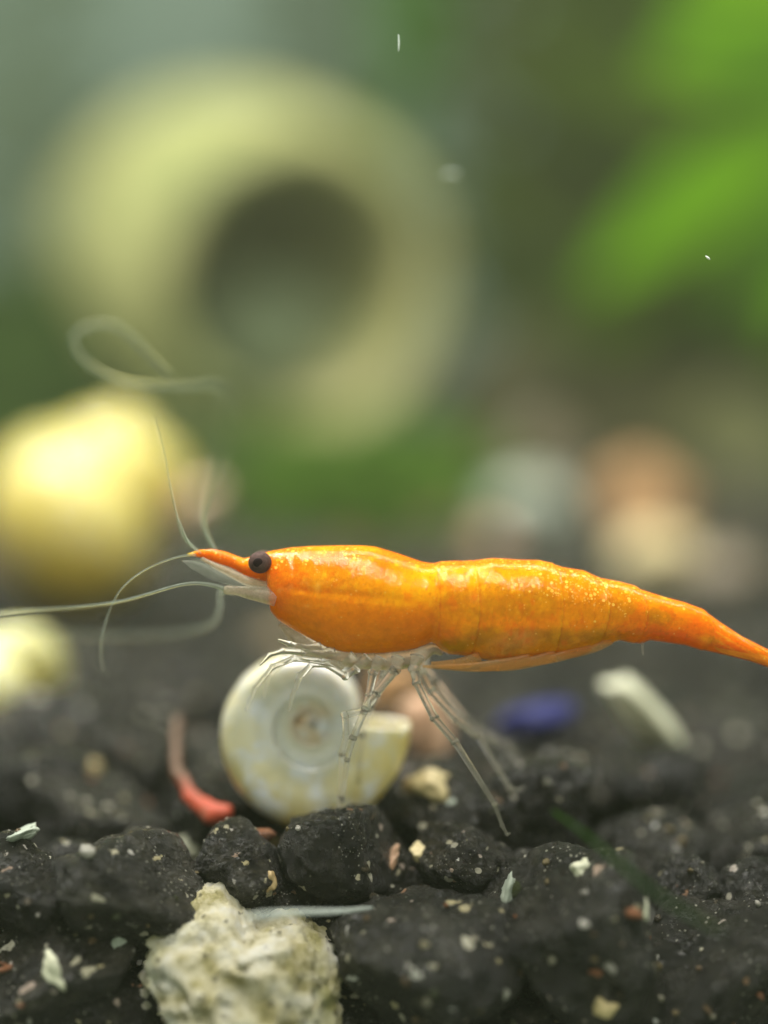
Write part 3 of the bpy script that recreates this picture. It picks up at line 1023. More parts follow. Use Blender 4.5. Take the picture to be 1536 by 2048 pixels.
# swimming paddles folded forward under the abdomen
for pts in ([(1060, 1318, -.08, 12), (1010, 1328, -.09, 12), (950, 1334, -.10, 9.5), (895, 1334, -.10, 6), (845, 1333, -.10, 2.2)],
            [(960, 1314, -.07, 12), (925, 1326, -.08, 11), (890, 1328, -.08, 7), (862, 1326, -.08, 2.5)],
            [(1110, 1310, -.07, 12), (1070, 1322, -.08, 11), (1015, 1333, -.09, 9), (960, 1339, -.09, 3)],
            [(1180, 1292, -.06, 10), (1140, 1307, -.07, 10), (1090, 1321, -.08, 8), (1045, 1329, -.08, 3)],
            [(1222, 1281, -.05, 8), (1190, 1296, -.06, 8), (1150, 1309, -.06, 6), (1120, 1315, -.06, 2.5)]):
    part_tube("swimming_paddle", pts, M['paddle'], n=36, nring=14, flat=0.5)
part_tube("swimming_paddle", [(1284, 1280, -.03, 3), (1285, 1296, -.03, 3), (1286, 1310, -.03, 1.2)], M['leg'], n=14)

# tail fan: closed plates past the last segment
for (t, b, dz, k) in (([(1392, 1254), (1440, 1252), (1500, 1284), (1570, 1322), (1650, 1368)], [(1392, 1258), (1440, 1284), (1500, 1306), (1570, 1338), (1650, 1374)], -.026, 5),
                      ([(1392, 1277), (1450, 1276), (1510, 1300), (1580, 1336), (1640, 1372)], [(1392, 1281), (1450, 1306), (1510, 1322), (1580, 1350), (1640, 1380)], -.034, 5),
                      ([(1392, 1277), (1450, 1276), (1510, 1300), (1580, 1336), (1640, 1372)], [(1392, 1281), (1450, 1306), (1510, 1322), (1580, 1350), (1640, 1380)], .060, 5)):
    o = blade("tail_plate", t, b, dz, k, M['shrimp'])
    me = o.data
    at = me.color_attributes.new("Col", 'FLOAT_COLOR', 'POINT')
    cc = np.tile([*lin(250, 128, 16), 0.0], (len(me.vertices), 1))
    n_, m_ = 40, 9
    for i in range(len(cc)):
        j = i % m_
        if j in (2, 5):
            cc[i, :3] = lin(252, 136, 24)
    at.data.foreach_set("color", cc.astype(np.float32).ravel())


# ------------------------------------------------------------------ snail shells
def flat_shell():
    """coiled disc-shaped shell seen on its side: open tube wound round its middle"""
    cx, cy, dz = 626, 1438, 0.46
    k = (FOC + dz) / FOC
    A = np.radians([0, 45, 90, 135, 180, 225, 270, 292, 320, 357])
    Rr = np.array([92, 108, 129, 152, 178, 199, 213, 207, 197, 190.0])

    def ro(th):
        turns = 0
        sc = 1.0
        while th < 0:
            th += 2 * math.pi
            sc *= 0.485
        return float(np.interp(th, A, Rr)) * sc

    n, m = 330, 40
    ths = np.linspace(-2 * math.pi * 1.5, math.radians(357), n)
    vs, cs = [], []
    o0 = P(cx, cy, dz)
    for i, th in enumerate(ths):
        r1 = ro(th)
        r0 = ro(th - 2 * math.pi) * float(sstep(-2.6 * math.pi, -1.4 * math.pi, np.array(th)))
        c, h = (r1 + r0 * 0.9) / 2, (r1 - r0 * 0.9) / 2 * 1.06
        dep = 62 + 0.12 * r1
        last = sstep(math.radians(325), math.radians(357), np.array(th))
        h *= 1 + 0.04 * last
        grow = 1 + 0.006 * math.sin(th * 17 + 2 * math.sin(th * 3)) * (th > -4) + 0.004 * math.sin(th * 61)
        for j in range(m):
            ph = 2 * math.pi * j / m
            ca, sa = math.cos(ph), math.sin(ph)
            rr = c + h * grow * math.copysign(abs(ca) ** 0.75, ca)
            t = dep * grow * math.copysign(abs(sa) ** 0.62, sa)
            if (ca < 0 and th > -2.2 * math.pi) or th < 0:
                t = math.copysign(max(abs(t), 0.965 * dep), sa if abs(sa) > 1e-6 else 1)
            vs.append(o0 + R * (rr * math.cos(th) * s_ * k) + U * (rr * math.sin(th) * s_ * k) + V * (t * s_ * k))
            rel = rr / 205.0
            base = lin(247, 238, 206)
            rim = lin(220, 196, 128)
            ctr = lin(236, 208, 176)
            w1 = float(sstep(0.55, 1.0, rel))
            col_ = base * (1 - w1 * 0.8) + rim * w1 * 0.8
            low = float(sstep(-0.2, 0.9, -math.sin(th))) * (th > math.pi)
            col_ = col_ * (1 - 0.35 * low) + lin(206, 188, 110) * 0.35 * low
            w2 = float(1 - sstep(0.14, 0.28, rel))
            col_ = col_ * (1 - w2) + ctr * w2
            wh = 0.75 * float(np.exp(-((rel - 0.36) / 0.11) ** 2)) + 0.5 * math.exp(-((rel - 0.58) / 0.10) ** 2) * (0.3 < th < 1.9)
            col_ = col_ * (1 - wh) + lin(248, 246, 240) * wh
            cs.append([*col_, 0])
    fs = [(i * m + j, i * m + (j + 1) % m, (i + 1) * m + (j + 1) % m, (i + 1) * m + j) for i in range(n - 1) for j in range(m)]
    fs.append(tuple(range(m)))
    vs = np.array(vs)
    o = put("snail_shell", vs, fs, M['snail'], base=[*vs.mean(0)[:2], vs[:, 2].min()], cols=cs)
    md = o.modifiers.new("wall", 'SOLIDIFY')
    md.thickness = 0.02
    md.offset = -1
    d, f = ico(4)
    d = d * (1 + 0.05 * fbm(d * 3, 3, 2))[:, None]
    cen = o0 + np.outer(d[:, 0] * 50 * s_ * k, R) + np.outer(d[:, 2] * 50 * s_ * k, U) + np.outer(d[:, 1] * 66 * s_ * k, V)
    put("apex", cen, f, M['snail'], o, cols=np.tile([*lin(238, 206, 172), 0], (len(cen), 1)))["label"] = "peach coloured middle of the coil"
    return tag(o, "cream flat coiled snail shell with peach centre standing under the shrimp's head", "snail shell")


flat_shell()


def round_shell(name, base, axis, mouth_dir, height, width, col_a, col_b, whorls=3.6, seed=0):
    """globose spired shell: apex along axis from base"""
    ax = np.array(axis, float)
    ax /= np.linalg.norm(ax)
    e1 = np.array(mouth_dir, float)
    e1 -= ax * (e1 @ ax)
    e1 /= np.linalg.norm(e1)
    e2 = np.cross(ax, e1)
    n, m = 170, 28
    vs, cs = [], []
    th1 = whorls * 2 * math.pi
    for i in range(n):
        u = i / (n - 1)
        th = u * th1
        g = 2.0 ** ((th - th1) / (2 * math.pi))       # growth per turn
        tr = width * 0.33 * g
        rad = width * 0.21 * g
        z = (height - width * 0.30) * (1 - g) + width * 0.30
        ctr = np.array(base) + ax * z + (e1 * math.cos(th) + e2 * math.sin(th)) * rad
        ro = e1 * math.cos(th) + e2 * math.sin(th)
        wob = 1 + 0.01 * math.sin(th * 19)
        if u > 0.94:
            tr *= math.sqrt(max(0.0, 1 - ((u - 0.94) / 0.06) ** 2)) + 1e-3
        for j in range(m):
            ph = 2 * math.pi * j / m
            vs.append(ctr + (ro * math.cos(ph) * tr + ax * math.sin(ph) * tr * 1.05) * wob)
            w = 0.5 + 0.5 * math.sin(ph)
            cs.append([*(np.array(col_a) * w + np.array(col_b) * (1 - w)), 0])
    fs = [(i * m + j, i * m + (j + 1) % m, (i + 1) * m + (j + 1) % m, (i + 1) * m + j) for i in range(n - 1) for j in range(m)]
    fs.append(tuple(range(m)))
    return np.array(vs), fs, cs


# big yellow shell: apex up, resting on the gravel
dz1 = ground_dz(1236)
b1 = P(158, 1242, dz1)
ys1 = thing("yellow_snail", b1, "big blurred yellow snail shell with its spire up behind the feelers", "snail")
w1 = px2w(530, dz1)
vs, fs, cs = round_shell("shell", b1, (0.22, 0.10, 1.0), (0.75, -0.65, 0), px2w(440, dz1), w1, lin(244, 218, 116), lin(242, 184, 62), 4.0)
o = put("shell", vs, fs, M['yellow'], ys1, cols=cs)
md = o.modifiers.new("wall", 'SOLIDIFY')
md.thickness = 0.03
M['flesh'] = mat_pebble("pinkish_flesh", (0.62, 0.42, 0.30), (0.72, 0.55, 0.40), 3, 0.4, 0.4)
tv, tf = tube_px([(360, 1025, dz1 - .1, 28), (392, 1004, dz1 - .1, 28), (420, 984, dz1 - .1, 20), (432, 968, dz1 - .1, 7)], nring=12)
put("soft_body", tv, tf, M['flesh'], ys1)
dz2 = ground_dz(1448)
b2 = P(20, 1456, dz2)
ys2 = thing("yellow_snail", b2, "pale round yellow snail shell cut by the frame, low beside the dark gravel", "snail")
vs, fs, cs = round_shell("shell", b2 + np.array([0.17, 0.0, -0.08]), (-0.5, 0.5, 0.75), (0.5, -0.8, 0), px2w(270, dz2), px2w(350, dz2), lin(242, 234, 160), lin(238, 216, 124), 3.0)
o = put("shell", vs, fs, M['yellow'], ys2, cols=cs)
md = o.modifiers.new("wall", 'SOLIDIFY')
md.thickness = 0.02


# ------------------------------------------------------------------ pale porous stone and loose pebbles
def stone(name, px, py, dz, a, b, tilt, mat, label, cat="pebble", seed=0, sub=4, rough=0.12, pits=0.0, depth=None, group=None):
    v_, f_ = grain_shape(500 + seed, sub, 12, rough, pits)
    v_ = v_ * np.array([px2w(a, dz), px2w(depth or (a + b) / 2, dz), px2w(b, dz)])
    t = math.radians(tilt)
    x = v_[:, 0] * math.cos(t) - v_[:, 2] * math.sin(t)
    z = v_[:, 0] * math.sin(t) + v_[:, 2] * math.cos(t)
    w = P(px, py, dz) + np.outer(x, R) + np.outer(v_[:, 1], V) + np.outer(z, U)
    return tag(put(name, w, f_, mat), label, cat, group)


def resting_dz(px, py, fallback, sink):
    """depth of the grain surface met at that spot, so that a chip can sit on it"""
    bpy.context.view_layer.update()
    dg = bpy.context.evaluated_depsgraph_get()
    p = P(px, py, 0)
    d_ = p - C0
    d_ /= np.linalg.norm(d_)
    ok, loc, nrm, idx, ob, mx = S.ray_cast(dg, Vector(C0), Vector(d_))
    if not ok:
        return fallback
    return float((np.array(loc) - C0) @ V) - FOC + sink


# the big pale stone near the glass: lumpy, pitted
d, f = ico(6)
off = np.array([3.1, 8.2, 5.5])
rad = 1 + 0.16 * fbm(d * 1.5 + off, 3, 5) + 0.20 * fbm(d * 4.5 + off, 4, 9)
w, wv = worley(d * 5.0 + off, 3)
rad += 0.07 * (1 - sstep(0, 0.55, w)) * (wv > 0.4) - 0.10 * (1 - sstep(0.05, 0.4, w)) * (wv < 0.4)
w2, wv2 = worley(d * 12.0 + off, 8)
rad += 0.05 * fbm(d * 22 + off, 3, 31)
rad -= 0.08 * (1 - sstep(0.05, 0.4, w2)) * (wv2 < 0.5)
q = d * rad[:, None]
OUTL = [(285, 1885), (328, 1842), (396, 1787), (440, 1786), (488, 1826), (520, 1856), (600, 1856), (636, 1888), (660, 1932), (655, 2010), (640, 2090), (540, 2130), (420, 2110), (350, 2020), (296, 1935)]
oa = np.array([(math.atan2(1935 - b_, a_ - 474), math.hypot(1935 - b_, a_ - 474)) for a_, b_ in OUTL])
oa = oa[np.argsort(oa[:, 0])]
ang = np.arctan2(d[:, 2], d[:, 0])
sil = np.interp(ang, np.concatenate([oa[-3:, 0] - 2 * math.pi, oa[:, 0], oa[:3, 0] + 2 * math.pi]), np.concatenate([oa[-3:, 1], oa[:, 1], oa[:3, 1]]))
flatr = np.sqrt(np.clip(1 - d[:, 1] ** 2, 0, 1)) ** 0.8
nse = (rad - 1) * 0.95 + 1
x = np.cos(ang) * flatr * px2w(1) * sil * nse
z = np.sin(ang) * flatr * px2w(1) * sil * nse
wpt = P(474, 1935, -0.22) + np.outer(x, R) + np.outer(q[:, 1] * px2w(125) + 0.60 * z + 0.06, V) + np.outer(z, U)
tag(put("porous_stone", wpt, f, M['rock']), "rough cream porous stone with mossy stains among the black grains near the glass", "stone")

PB = {
    'peach': mat_pebble("peach_stone", (0.44, 0.22, 0.09), (0.55, 0.33, 0.16)),
    'cream': mat_pebble("cream_stone", (0.50, 0.40, 0.20), (0.60, 0.50, 0.28)),
    'pale': mat_pebble("pale_grey_stone", (0.30, 0.34, 0.28), (0.40, 0.44, 0.38)),
    'tan': mat_pebble("tan_stone", (0.36, 0.24, 0.10), (0.46, 0.34, 0.18)),
    'brown': mat_pebble("brown_stone", (0.14, 0.11, 0.07), (0.26, 0.20, 0.14)),
    'pink': mat_pebble("pink_stone", (0.48, 0.26, 0.15), (0.58, 0.40, 0.28)),
    'blue': mat_pebble("blue_stone", (0.006, 0.008, 0.085), (0.015, 0.018, 0.19)),
    'white': mat_pebble("white_stone", (0.50, 0.50, 0.36), (0.70, 0.70, 0.56)),
    'red': mat_pebble("red_bit", (0.50, 0.07, 0.025), (0.78, 0.16, 0.06), 4, 0.5, 0.2),
    'olive': mat_pebble("olive_stone", (0.12, 0.13, 0.04), (0.20, 0.19, 0.07)),
}
stone("pebble", 1275, 1010, ground_dz(1080), 88, 74, 10, PB['peach'], "blurred peach pebble far back above the shrimp's tail", seed=1)
stone("pebble", 1322, 1122, ground_dz(1172), 78, 56, -8, PB['cream'], "blurred cream pebble just behind the middle of the shrimp's tail", seed=2)
stone("pebble", 1045, 1032, ground_dz(1100), 82, 74, 0, PB['pale'], "blurred pale grey pebble behind the shrimp's back", seed=3)
stone("pebble", 985, 1088, ground_dz(1122), 46, 38, 0, PB['pink'], "small pinkish pebble in front of the pale grey pebble", seed=4)
stone("pebble", 1072, 925, ground_dz(990), 82, 66, 0, PB['brown'], "dull brown stone farthest back above the pale grey pebble", seed=5)
stone("pebble", 868, 1052, ground_dz(1092), 42, 38, 0, PB['tan'], "small tan pebble by the green moss behind the shrimp's back", seed=6)
stone("pebble", 1440, 1142, ground_dz(1180), 70, 46, 0, PB['brown'], "dull brown stone beside the blurred cream pebble", seed=7)
stone("pebble", 1500, 880, ground_dz(985), 110, 100, 0, PB['olive'], "large olive stone at the right edge under the plants", "stone", seed=8)
stone("pebble", 1070, 1440, ground_dz(1482), 70, 36, 22, PB['blue'], "bright blue pebble behind the shrimp's hind legs", seed=9)
stone("shell_fragment", 1276, 1428, ground_dz(1515), 108, 36, -46, PB['white'], "long white shell fragment leaning on the gravel under the tail", "shell", seed=10)
stone("pebble", 800, 1375, ground_dz(1425), 62, 58, 20, PB['peach'], "peach pebble directly behind the shrimp's front legs", seed=11)
stone("pebble", 850, 1465, ground_dz(1520), 48, 62, 15, PB['pink'], "pinkish pebble right of the flat shell's mouth", seed=12)
stone("pebble", 552, 1276, ground_dz(1296), 46, 17, 0, PB['tan'], "flat tan pebble under the shrimp's chin, behind it", seed=13)
stone("stone_chip", 872, 1578, resting_dz(872, 1578, 0.42, 0.03), 46, 30, -20, PB['cream'], "cream stone chip on dark gravel between the flat shell and the legs", "chip", seed=14, rough=0.30)
stone("stone_chip", 822, 1572, resting_dz(822, 1572, 0.45, 0.03), 20, 16, 0, PB['tan'], "tiny tan chip touching the cream chip's end near the flat shell", "chip", seed=15, rough=0.30)
stone("stone_chip", 176, 1538, resting_dz(176, 1538, 1.0, 0.03), 32, 15, 28, PB['cream'], "slim cream chip lying on dark gravel below the pale yellow snail", "chip", seed=16, rough=0.30)
stone("stone_chip", 40, 1672, resting_dz(40, 1672, 0.60, 0.03), 50, 16, 25, PB['pale'], "slim grey chip at the left edge of the gravel", "chip", seed=17, rough=0.30)
stone("stone_chip", 552, 1690, resting_dz(552, 1690, 0.30, 0.03), 22, 18, 30, PB['tan'], "small tan chip just below the flat shell", "chip", seed=18, rough=0.30)
stone("stone_chip", 782, 1722, resting_dz(782, 1722, 0.0, 0.03), 11, 30, -25, PB['pink'], "thin pink chip standing between two black grains", "chip", seed=19, rough=0.30)
stone("stone_chip", 842, 1706, resting_dz(842, 1706, 0.05, 0.03), 20, 18, 0, PB['cream'], "small cream chip left of the pitted black grain under the foot", "chip", seed=20, rough=0.30)
stone("stone_chip", 1014, 1800, resting_dz(1014, 1800, -0.42, 0.03), 15, 44, -12, PB['pale'], "narrow pale chip upright against the largest black grain", "chip", seed=21, rough=0.30)
stone("stone_chip", 1165, 1742, resting_dz(1165, 1742, -0.86, 0.03), 27, 25, 0, PB['white'], "round white chip stuck on the largest black grain", "chip", seed=22, rough=0.30)
stone("stone_chip", 1283, 1820, resting_dz(1283, 1820, -0.72, 0.03), 13, 24, 10, PB['white'], "white glassy chip at the right flank of the largest black grain", "chip", seed=23, rough=0.30)
stone("stone_chip", 1215, 2010, resting_dz(1215, 2010, -0.80, 0.03), 26, 26, 20, PB['cream'], "cream chip low under the largest black grain", "chip", seed=24, rough=0.30)
stone("stone_chip", 380, 1690, resting_dz(380, 1690, -0.45, 0.03), 28, 16, -40, PB['white'], "white chip on the peak of the sloping black grain", "chip", seed=25, rough=0.30)
stone("stone_chip", 110, 1945, resting_dz(110, 1945, -1.05, 0.03), 20, 42, 30, PB['white'], "pale chip low in the dark left corner", "chip", seed=26, rough=0.30)
stone("stone_chip", 238, 1890, resting_dz(238, 1890, -0.86, 0.03), 16, 34, 12, PB['pale'], "pale chip leaning on the left side of the porous stone", "chip", seed=27, rough=0.30)
stone("stone_chip", 905, 1610, resting_dz(905, 1610, 0.40, 0.03), 12, 14, 0, PB['pale'], "speck of grey stone under the cream chip", "chip", seed=28, rough=0.30)
stone("stone_chip", 540, 1760, resting_dz(540, 1760, -0.15, 0.03), 15, 22, 10, PB['tan'], "tiny tan chip above the clear thread", "chip", seed=29, rough=0.30)

# red stalk with a swollen end 
tv, tf = tube_px([(354, 1440, .95, 8), (350, 1490, .80, 10), (354, 1540, .66, 12), (372, 1580, .54, 14), (398, 1608, .46, 16), (424, 1624, .40, 20), (448, 1628, .36, 17), (458, 1622, .34, 8)], nring=14)
cz = (1024.0 - (tv - C0) @ U / ((tv - C0) @ V) * F_PX * -1 * -1)
cw = sstep(1545, 1600, cz)
cc = np.concatenate([lin(104, 78, 60)[None, :] * (1 - cw[:, None]) + lin(186, 76, 50)[None, :] * cw[:, None], np.zeros((len(tv), 1))], 1)
tv = tv + 0.018 * fbm(tv * 9, 3, 77)[:, None]
m_red, nt, bs = nm("red_stalk")
ca_, _ = attr(nt)
v = coords(nt, 1.0, False)
nt.links.new(mixc(nt, mth(nt, 'MULTIPLY', mth(nt, 'SUBTRACT', noise(nt, v, 14.0, 4), 0.5, True), 3.0, True), ca_, (0.20, 0.09, 0.05)), bs.inputs['Base Color'])
bs.inputs['Roughness'].default_value = 0.55
tag(put("red_stalk", tv, tf, m_red, cols=cc), "curved red stalk with swollen end beside the flat shell", "stalk")

# threads
M['thread'] = mat_clear("clear_thread", (0.92, 0.96, 0.95), (0.75, 0.80, 0.78), 0.6, 0.15)
tv, tf = tube_px([(490, 1834, -.62, 3), (530, 1829, -.60, 6), (600, 1824, -.50, 5.5), (680, 1822, -.40, 5.2), (745, 1815, -.32, 3)], n=40)
tag(put("clear_thread", tv, tf, M['thread']), "pale clear thread stretched between the porous stone and a black grain", "thread")
M['alga'] = mat_leaf("green_alga", (0.02, 0.06, 0.008), (0.045, 0.11, 0.015))
tv, tf = tube_px([(1105, 1622, -.55, 2.5), (1170, 1668, -.72, 3.5), (1250, 1738, -.84, 5), (1330, 1800, -.92, 5.5), (1400, 1842, -.95, 5), (1450, 1868, -.95, 3)], n=50)
tag(put("green_alga_strand", tv, tf, M['alga']), "dark green alga strand trailing over the largest black grain", "alga")

# motes in the water
M['mote'] = mat_pebble("white_mote", (0.7, 0.8, 0.75), (0.9, 0.95, 0.9))
for (pts, lab) in (([(797, 70, 0, 0.9), (798, 85, 0, 1.6), (797, 103, 0, 0.8)], "tiny white fibre floating before the dark green leaf"),
                   ([(888, 350, .9, 1.5), (902, 346, .9, 2.4), (918, 351, .9, 1.5)], "faint mote floating right of the ring-shaped opening"),
                   ([(1411, 512, -.1, 1.2), (1416, 516, -.1, 2.4), (1420, 519, -.1, 1.0)], "tiny pale mote floating before the right-hand plants")):
    tv, tf = tube_px(pts, n=12, nring=8)
    tag(put("floating_mote", tv, tf, M['mote']), lab, "mote")

# ------------------------------------------------------------------ background: clay cave, wood, moss and plants
DP = 20.0
M['clay'], nt, bs = nm("glazed_clay")
v = coords(nt, 1.0, False)
c = ramp(nt, noise(nt, v, 0.5, 4), [(0.30, (0.24, 0.28, 0.09)), (0.50, (0.42, 0.42, 0.17)), (0.72, (0.58, 0.52, 0.26))])
nt.links.new(c, bs.inputs['Base Color'])
bs.inputs['Roughness'].default_value = 0.6
mc = P(588, 582, DP)
axv = -0.42 * R + 0.28 * U + 0.86 * V
axv /= np.linalg.norm(axv)
e1 = np.cross(axv, U)
e1 /= np.linalg.norm(e1)
e2 = np.cross(axv, e1)
k = (FOC + DP) / F_PX
prof = [(7.0, 0.3), (6.9, 1.2), (5.5, 1.75), (3.0, 2.14), (1.0, 2.14), (0.25, 2.16), (-0.16, 2.30), (-0.34, 2.52), (-0.22, 2.75), (0.25, 2.98), (1.2, 3.12), (2.6, 3.25), (4.4, 3.15), (6.0, 2.75), (7.2, 1.8), (7.7, 0.4)]
prof = catmull([(a, b, 0) for a, b in prof], 60)[:, :2]
nr = 56
vs = [mc + axv * s + (e1 * math.cos(2 * math.pi * j / nr) + e2 * math.sin(2 * math.pi * j / nr)) * max(r, 0.01) for s, r in prof for j in range(nr)]
fs = [(i * nr + j, i * nr + (j + 1) % nr, (i + 1) * nr + (j + 1) % nr, (i + 1) * nr + j) for i in range(len(prof) - 1) for j in range(nr)]
vs = np.array(vs)
vs += 0.10 * fbm(vs * 0.9, 3, 4)[:, None] * (vs - mc) / 3.0
tag(put("clay_cave", vs, fs, M['clay']), "big blurred yellowish clay pot lying with its round dark opening towards us", "pot")


def clump(name, centre, rx, ry, rz, n, size, mat, label, cat, seed, kind=None):
    """moss: many short leafy fronds on a mound"""
    r = np.random.default_rng(seed)
    vs, fs = [], []
    # inner mound
    d, f = ico(3)
    q = d * (1 + 0.18 * fbm(d * 2 + seed, 3, seed))[:, None] * np.array([rx, ry, rz]) * 0.86
    vs += list(q + centre)
    fs += list(f)
    for i in range(n):
        u = r.normal(size=3)
        u /= np.linalg.norm(u)
        if u[2] < -0.3:
            u[2] = -u[2]
        p = np.array(centre) + u * np.array([rx, ry, rz]) * r.uniform(0.75, 1.02)
        dr = u + r.normal(size=3) * 0.6 + np.array([0, 0, 0.5])
        dr /= np.linalg.norm(dr)
        sd = np.cross(dr, r.normal(size=3))
        sd /= np.linalg.norm(sd)
        L = size * r.uniform(0.6, 1.4)
        b = len(vs)
        vs += [p, p + dr * L * 0.5 + sd * L * 0.22, p + dr * L, p + dr * L * 0.5 - sd * L * 0.22]
        fs.append((b, b + 1, b + 2, b + 3))
    o = put(name, np.array(vs), fs, mat, smooth=False)
    tag(o, label, cat)
    if kind:
        o["kind"] = kind
    return o


M['moss'] = mat_leaf("moss_green", (0.035, 0.075, 0.015), (0.08, 0.15, 0.03))
M['moss_bright'] = mat_leaf('moss_bright', (0.10, 0.20, 0.03), (0.17, 0.30, 0.05))
M['lit_pot_fill'] = mat_leaf('lit_pot_fill', (0.24, 0.30, 0.18), (0.38, 0.45, 0.30))  # pale tone standing in for the lit inside of the pot
M['moss_dull'] = mat_leaf("moss_dull", (0.06, 0.09, 0.03), (0.14, 0.20, 0.08))
M['wood'] = mat_pebble("drift_wood", (0.03, 0.028, 0.008), (0.08, 0.07, 0.02), 1.2, 0.7)
clump("moss_cushion", P(720, 1030, 16), 2.3, 1.8, 1.15, 900, 0.45, M['moss_bright'], "green moss cushion below the clay pot, behind the shrimp", "moss", 3)
clump("moss_cushion", P(420, 1000, 19), 1.7, 2.0, 1.5, 700, 0.45, M['moss_dull'], "dull green moss cushion right of the big yellow snail", "moss", 4)
clump("moss_cushion", P(40, 830, 22), 3.4, 2.4, 2.6, 1000, 0.5, M['moss'], "tall green moss mound behind the big yellow snail", "moss", 5)
clump("moss_cushion", P(530, 690, DP + 0.8), 1.1, 0.7, 0.85, 300, 0.35, M['lit_pot_fill'], "pale mossy clump added to lighten the mouth of the clay pot", "moss", 6)  # clump added to lighten the lower part of the opening
clump("moss_cushion", P(620, 1045, 10.6), 0.85, 0.8, 0.62, 500, 0.3, M['moss_bright'], "near green moss tuft just above the shrimp's head shield", "moss", 7)
clump("moss_cushion", P(775, 1035, 11.2), 0.85, 0.8, 0.75, 500, 0.3, M['moss_bright'], "green moss tuft between the clay pot and the shrimp's neck", "moss", 8)
clump("moss_cushion", P(490, 1060, 11.0), 0.7, 0.7, 0.55, 400, 0.3, M['moss_dull'], "dull moss tuft above the shrimp's eye", "moss", 9)
# driftwood behind on the right
tv, tf = tube_w([P(900, 900, 23), P(1040, 800, 24), P(1200, 760, 25), P(1400, 700, 25), P(1700, 640, 25)], [0.9, 1.5, 1.9, 2.2, 2.4], nring=24, n=60)
tv += 0.35 * fbm(tv * 0.8, 4, 12)[:, None] * np.array([0.3, 0.6, 1.0])
tag(put("driftwood", tv, tf, M['wood']), "dark brown driftwood branch blurred behind the shrimp's tail", "driftwood")
tv, tf = tube_w([P(1250, 980, 22), P(1330, 860, 23), P(1400, 700, 25), P(1440, 500, 27)], [1.6, 1.3, 1.2, 1.0], nring=20, n=40)
tv += 0.3 * fbm(tv * 0.8, 4, 13)[:, None]
tag(put("driftwood", tv, tf, M['wood']), "thick dark driftwood root rising into the plants on the right", "driftwood")


def leaf_mesh(name, mat, L=1.0, wd_=0.3, bend=0.25):
    n = 9
    vs, fs = [], []
    for i in range(n):
        t = i / (n - 1)
        w_ = wd_ * math.sin(math.pi * min(1, t * 0.93 + 0.05)) ** 0.8
        for sx_ in (-1, -0.5, 0, 0.5, 1):
            vs.append((sx_ * w_, t * L, -bend * t * t + 0.10 * abs(sx_) * w_ ))
    for i in range(n - 1):
        for j in range(4):
            a = i * 5 + j
            fs.append((a, a + 1, a + 6, a + 5))
    me = mesh(name, vs, fs, mat)
    return me


def leaf_at(me, parent, p0, p1, roll, w=1.0):
    """leaf blade from p0 to p1 (world)"""
    p0, p1 = Vector(p0), Vector(p1)
    yv = (p1 - p0)
    L = yv.length
    yv.normalize()
    ref = Vector((0, -1, 0.35)).normalized()
    x = yv.cross(ref).normalized()
    z = x.cross(yv)
    m = Matrix((x, yv, z)).transposed().to_4x4() @ Matrix.Rotation(roll, 4, 'Y')
    o = link("leaf", me, parent, p0 - Vector(parent.location), m.to_euler(), (L * w, L, L))
    return o


def plant(px, py, dz, hpx, n, mat, label, seed, spread=1.0, leaf_px=220, lean=0.0, wd_=0.26, group=None):
    r = random.Random(seed)
    b = P(px, py, dz)
    b[2] = min(b[2], 0.3)
    t = thing("water_plant", b, label, "plant", group)
    top = P(px + lean, py - hpx, dz)
    pts = [b + (top - b) * q + np.array([math.sin(q * 5 + seed) * 0.25, 0, 0]) for q in np.linspace(0, 1, 6)]
    tv, tf = tube_w(pts, [0.16, 0.15, 0.13, 0.12, 0.10, 0.06], nring=8, n=24)
    put("stem", tv, tf, mat, t)
    me = leaf_mesh("leaf", mat, 1.0, wd_, 0.22)
    for i in range(n):
        q = 0.25 + 0.75 * i / max(1, n - 1)
        p0 = b + (top - b) * q
        a = i * 2.4 + r.uniform(-0.4, 0.4)
        L = px2w(leaf_px, dz) * r.uniform(0.7, 1.15)
        dr = np.array([math.cos(a) * spread, math.sin(a) * 0.7, r.uniform(0.1, 0.7)])
        dr /= np.linalg.norm(dr)
        leaf_at(me, t, p0, p0 + dr * L, r.uniform(-0.5, 0.5))
    return t


M['leaf_bright'] = mat_leaf("leaf_bright", (0.06, 0.18, 0.0003), (0.14, 0.32, 0.0006))
M['leaf_mid'] = mat_leaf("leaf_mid", (0.045, 0.080, 0.003), (0.075, 0.125, 0.006))
M['leaf_olive'] = mat_leaf("leaf_olive", (0.05, 0.075, 0.008), (0.08, 0.11, 0.016))
M['leaf_dark'] = mat_leaf("leaf_dark", (0.025, 0.09, 0.008), (0.05, 0.15, 0.015))
# broad bright leaves in front, each placed where it shows
bp = thing("water_plant", P(1640, 975, 17) * np.array([1, 1, 0]), "bright green broad-leaved plant reaching in from the right edge", "plant")
bl = leaf_mesh("leaf", M['leaf_bright'], 1.0, 0.17, 0.06)
tv, tf = tube_w([np.array(bp.location), P(1660, 700, 17), P(1680, 400, 17.5), P(1680, 60, 17.5)], [0.3, 0.26, 0.22, 0.15], nring=8, n=24)
put("stem", tv, tf, M['leaf_bright'], bp)
for a, b, w_ in (((1680, 170, 17.5), (1190, 545, 15.5), 0.75), ((1680, 60, 17.5), (1310, 120, 16), 1.3), ((1680, -60, 17.5), (1340, -20, 16.5), 1.3), ((1680, 330, 17.5), (1440, 620, 16.5), 0.8),
                 ((1680, 420, 17.5), (1560, 700, 16.5), 0.6)):
    leaf_at(bl, bp, P(*a), P(*b), 0.15, w_)
plant(1180, 960, 24, 1150, 20, M['leaf_olive'], "tall olive-green plant behind the gap right of the pot", 4, leaf_px=250)
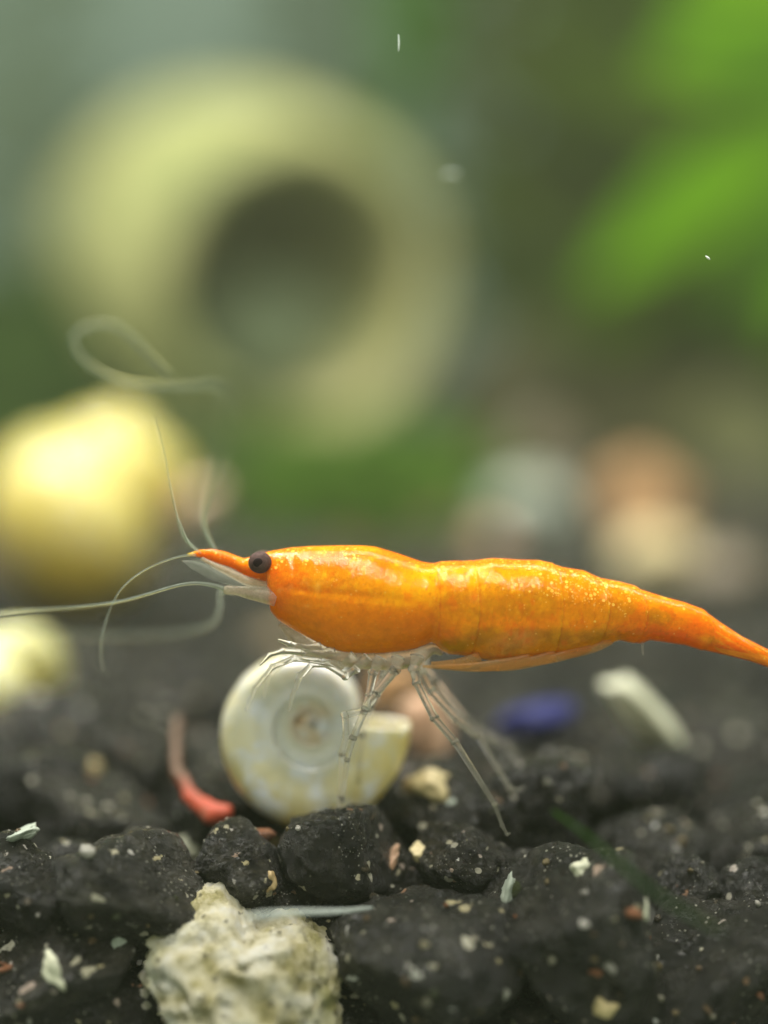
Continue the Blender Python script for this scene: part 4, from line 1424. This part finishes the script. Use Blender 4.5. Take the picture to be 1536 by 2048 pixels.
plant(1330, 960, 22, 1150, 22, M['leaf_mid'], "dense mid-green plant behind the bright broad leaves", 5, leaf_px=270)
plant(1500, 960, 20, 1150, 22, M['leaf_mid'], "dense dark green plant at the right edge behind the driftwood root", 6, leaf_px=270)
plant(1600, 980, 26, 1200, 20, M['leaf_olive'], "olive plant farthest right, half outside the frame", 7, leaf_px=280)
plant(1000, 940, 32, 1250, 24, M['leaf_olive'], "thin olive plant rising behind the right rim of the pot", 9, leaf_px=230, spread=0.9)
plant(1120, 960, 27, 700, 16, M['leaf_mid'], "mid-green bushy plant behind the driftwood's thin end", 11, leaf_px=220)
plant(1430, 960, 28, 1250, 22, M['leaf_dark'], "dark green plant standing behind all other right-hand plants", 12, leaf_px=300)
plant(1250, 960, 30, 1250, 22, M['leaf_olive'], "broad olive plant between the pot and the bright leaves, far back", 13, leaf_px=260)
M['leaf_pale'] = mat_leaf("leaf_pale", (0.13, 0.19, 0.12), (0.22, 0.29, 0.20))
plant(640, 900, 40, 1100, 22, M['leaf_pale'], "pale grey-green plant far back above the clay pot", 14, leaf_px=200)
plant(60, 900, 40, 1000, 20, M['leaf_pale'], "pale grey-green plant far back in the top left corner", 15, leaf_px=190)
# dark leaf hanging from above in the middle
dp = thing("floating_plant", P(815, -520, 26), "dark green leaf hanging down from above the picture's top centre", "plant")
dl = leaf_mesh("leaf", M['leaf_dark'], 1.0, 0.13, 0.05)
leaf_at(dl, dp, P(835, -380, 26), P(795, 300, 25.5), 0.1, 0.8)
leaf_at(dl, dp, P(820, -420, 26), P(890, 180, 27), 0.4, 0.8)
tv, tf = tube_w([P(815, -520, 26), P(830, -440, 26), P(835, -370, 26)], [0.1, 0.12, 0.1], nring=8, n=12)
put("stem", tv, tf, M['leaf_dark'], dp)

# ------------------------------------------------------------------ slightly murky water
m_h = bpy.data.materials.new("murky_water")
m_h.use_nodes = True
nt = m_h.node_tree
nt.nodes.remove(nt.nodes["Principled BSDF"])
pv = nt.nodes.new('ShaderNodeVolumePrincipled')
pv.inputs['Color'].default_value = (0.80, 0.90, 0.62, 1)
pv.inputs['Density'].default_value = 0.0024
pv.inputs['Anisotropy'].default_value = 0.2
nt.links.new(pv.outputs[0], nt.nodes["Material Output"].inputs['Volume'])
x0, x1, y0, y1, z0, z1 = -70, 70, -12, 60, -5, 48
hz = put("haze", [(x0, y0, z0), (x1, y0, z0), (x1, y1, z0), (x0, y1, z0), (x0, y0, z1), (x1, y0, z1), (x1, y1, z1), (x0, y1, z1)],
         [(3, 2, 1, 0), (4, 5, 6, 7), (0, 1, 5, 4), (1, 2, 6, 5), (2, 3, 7, 6), (3, 0, 4, 7)], m_h, base=(0, 0, z0), smooth=False)
hz["kind"] = "stuff"
S.cycles.volume_bounces = 1
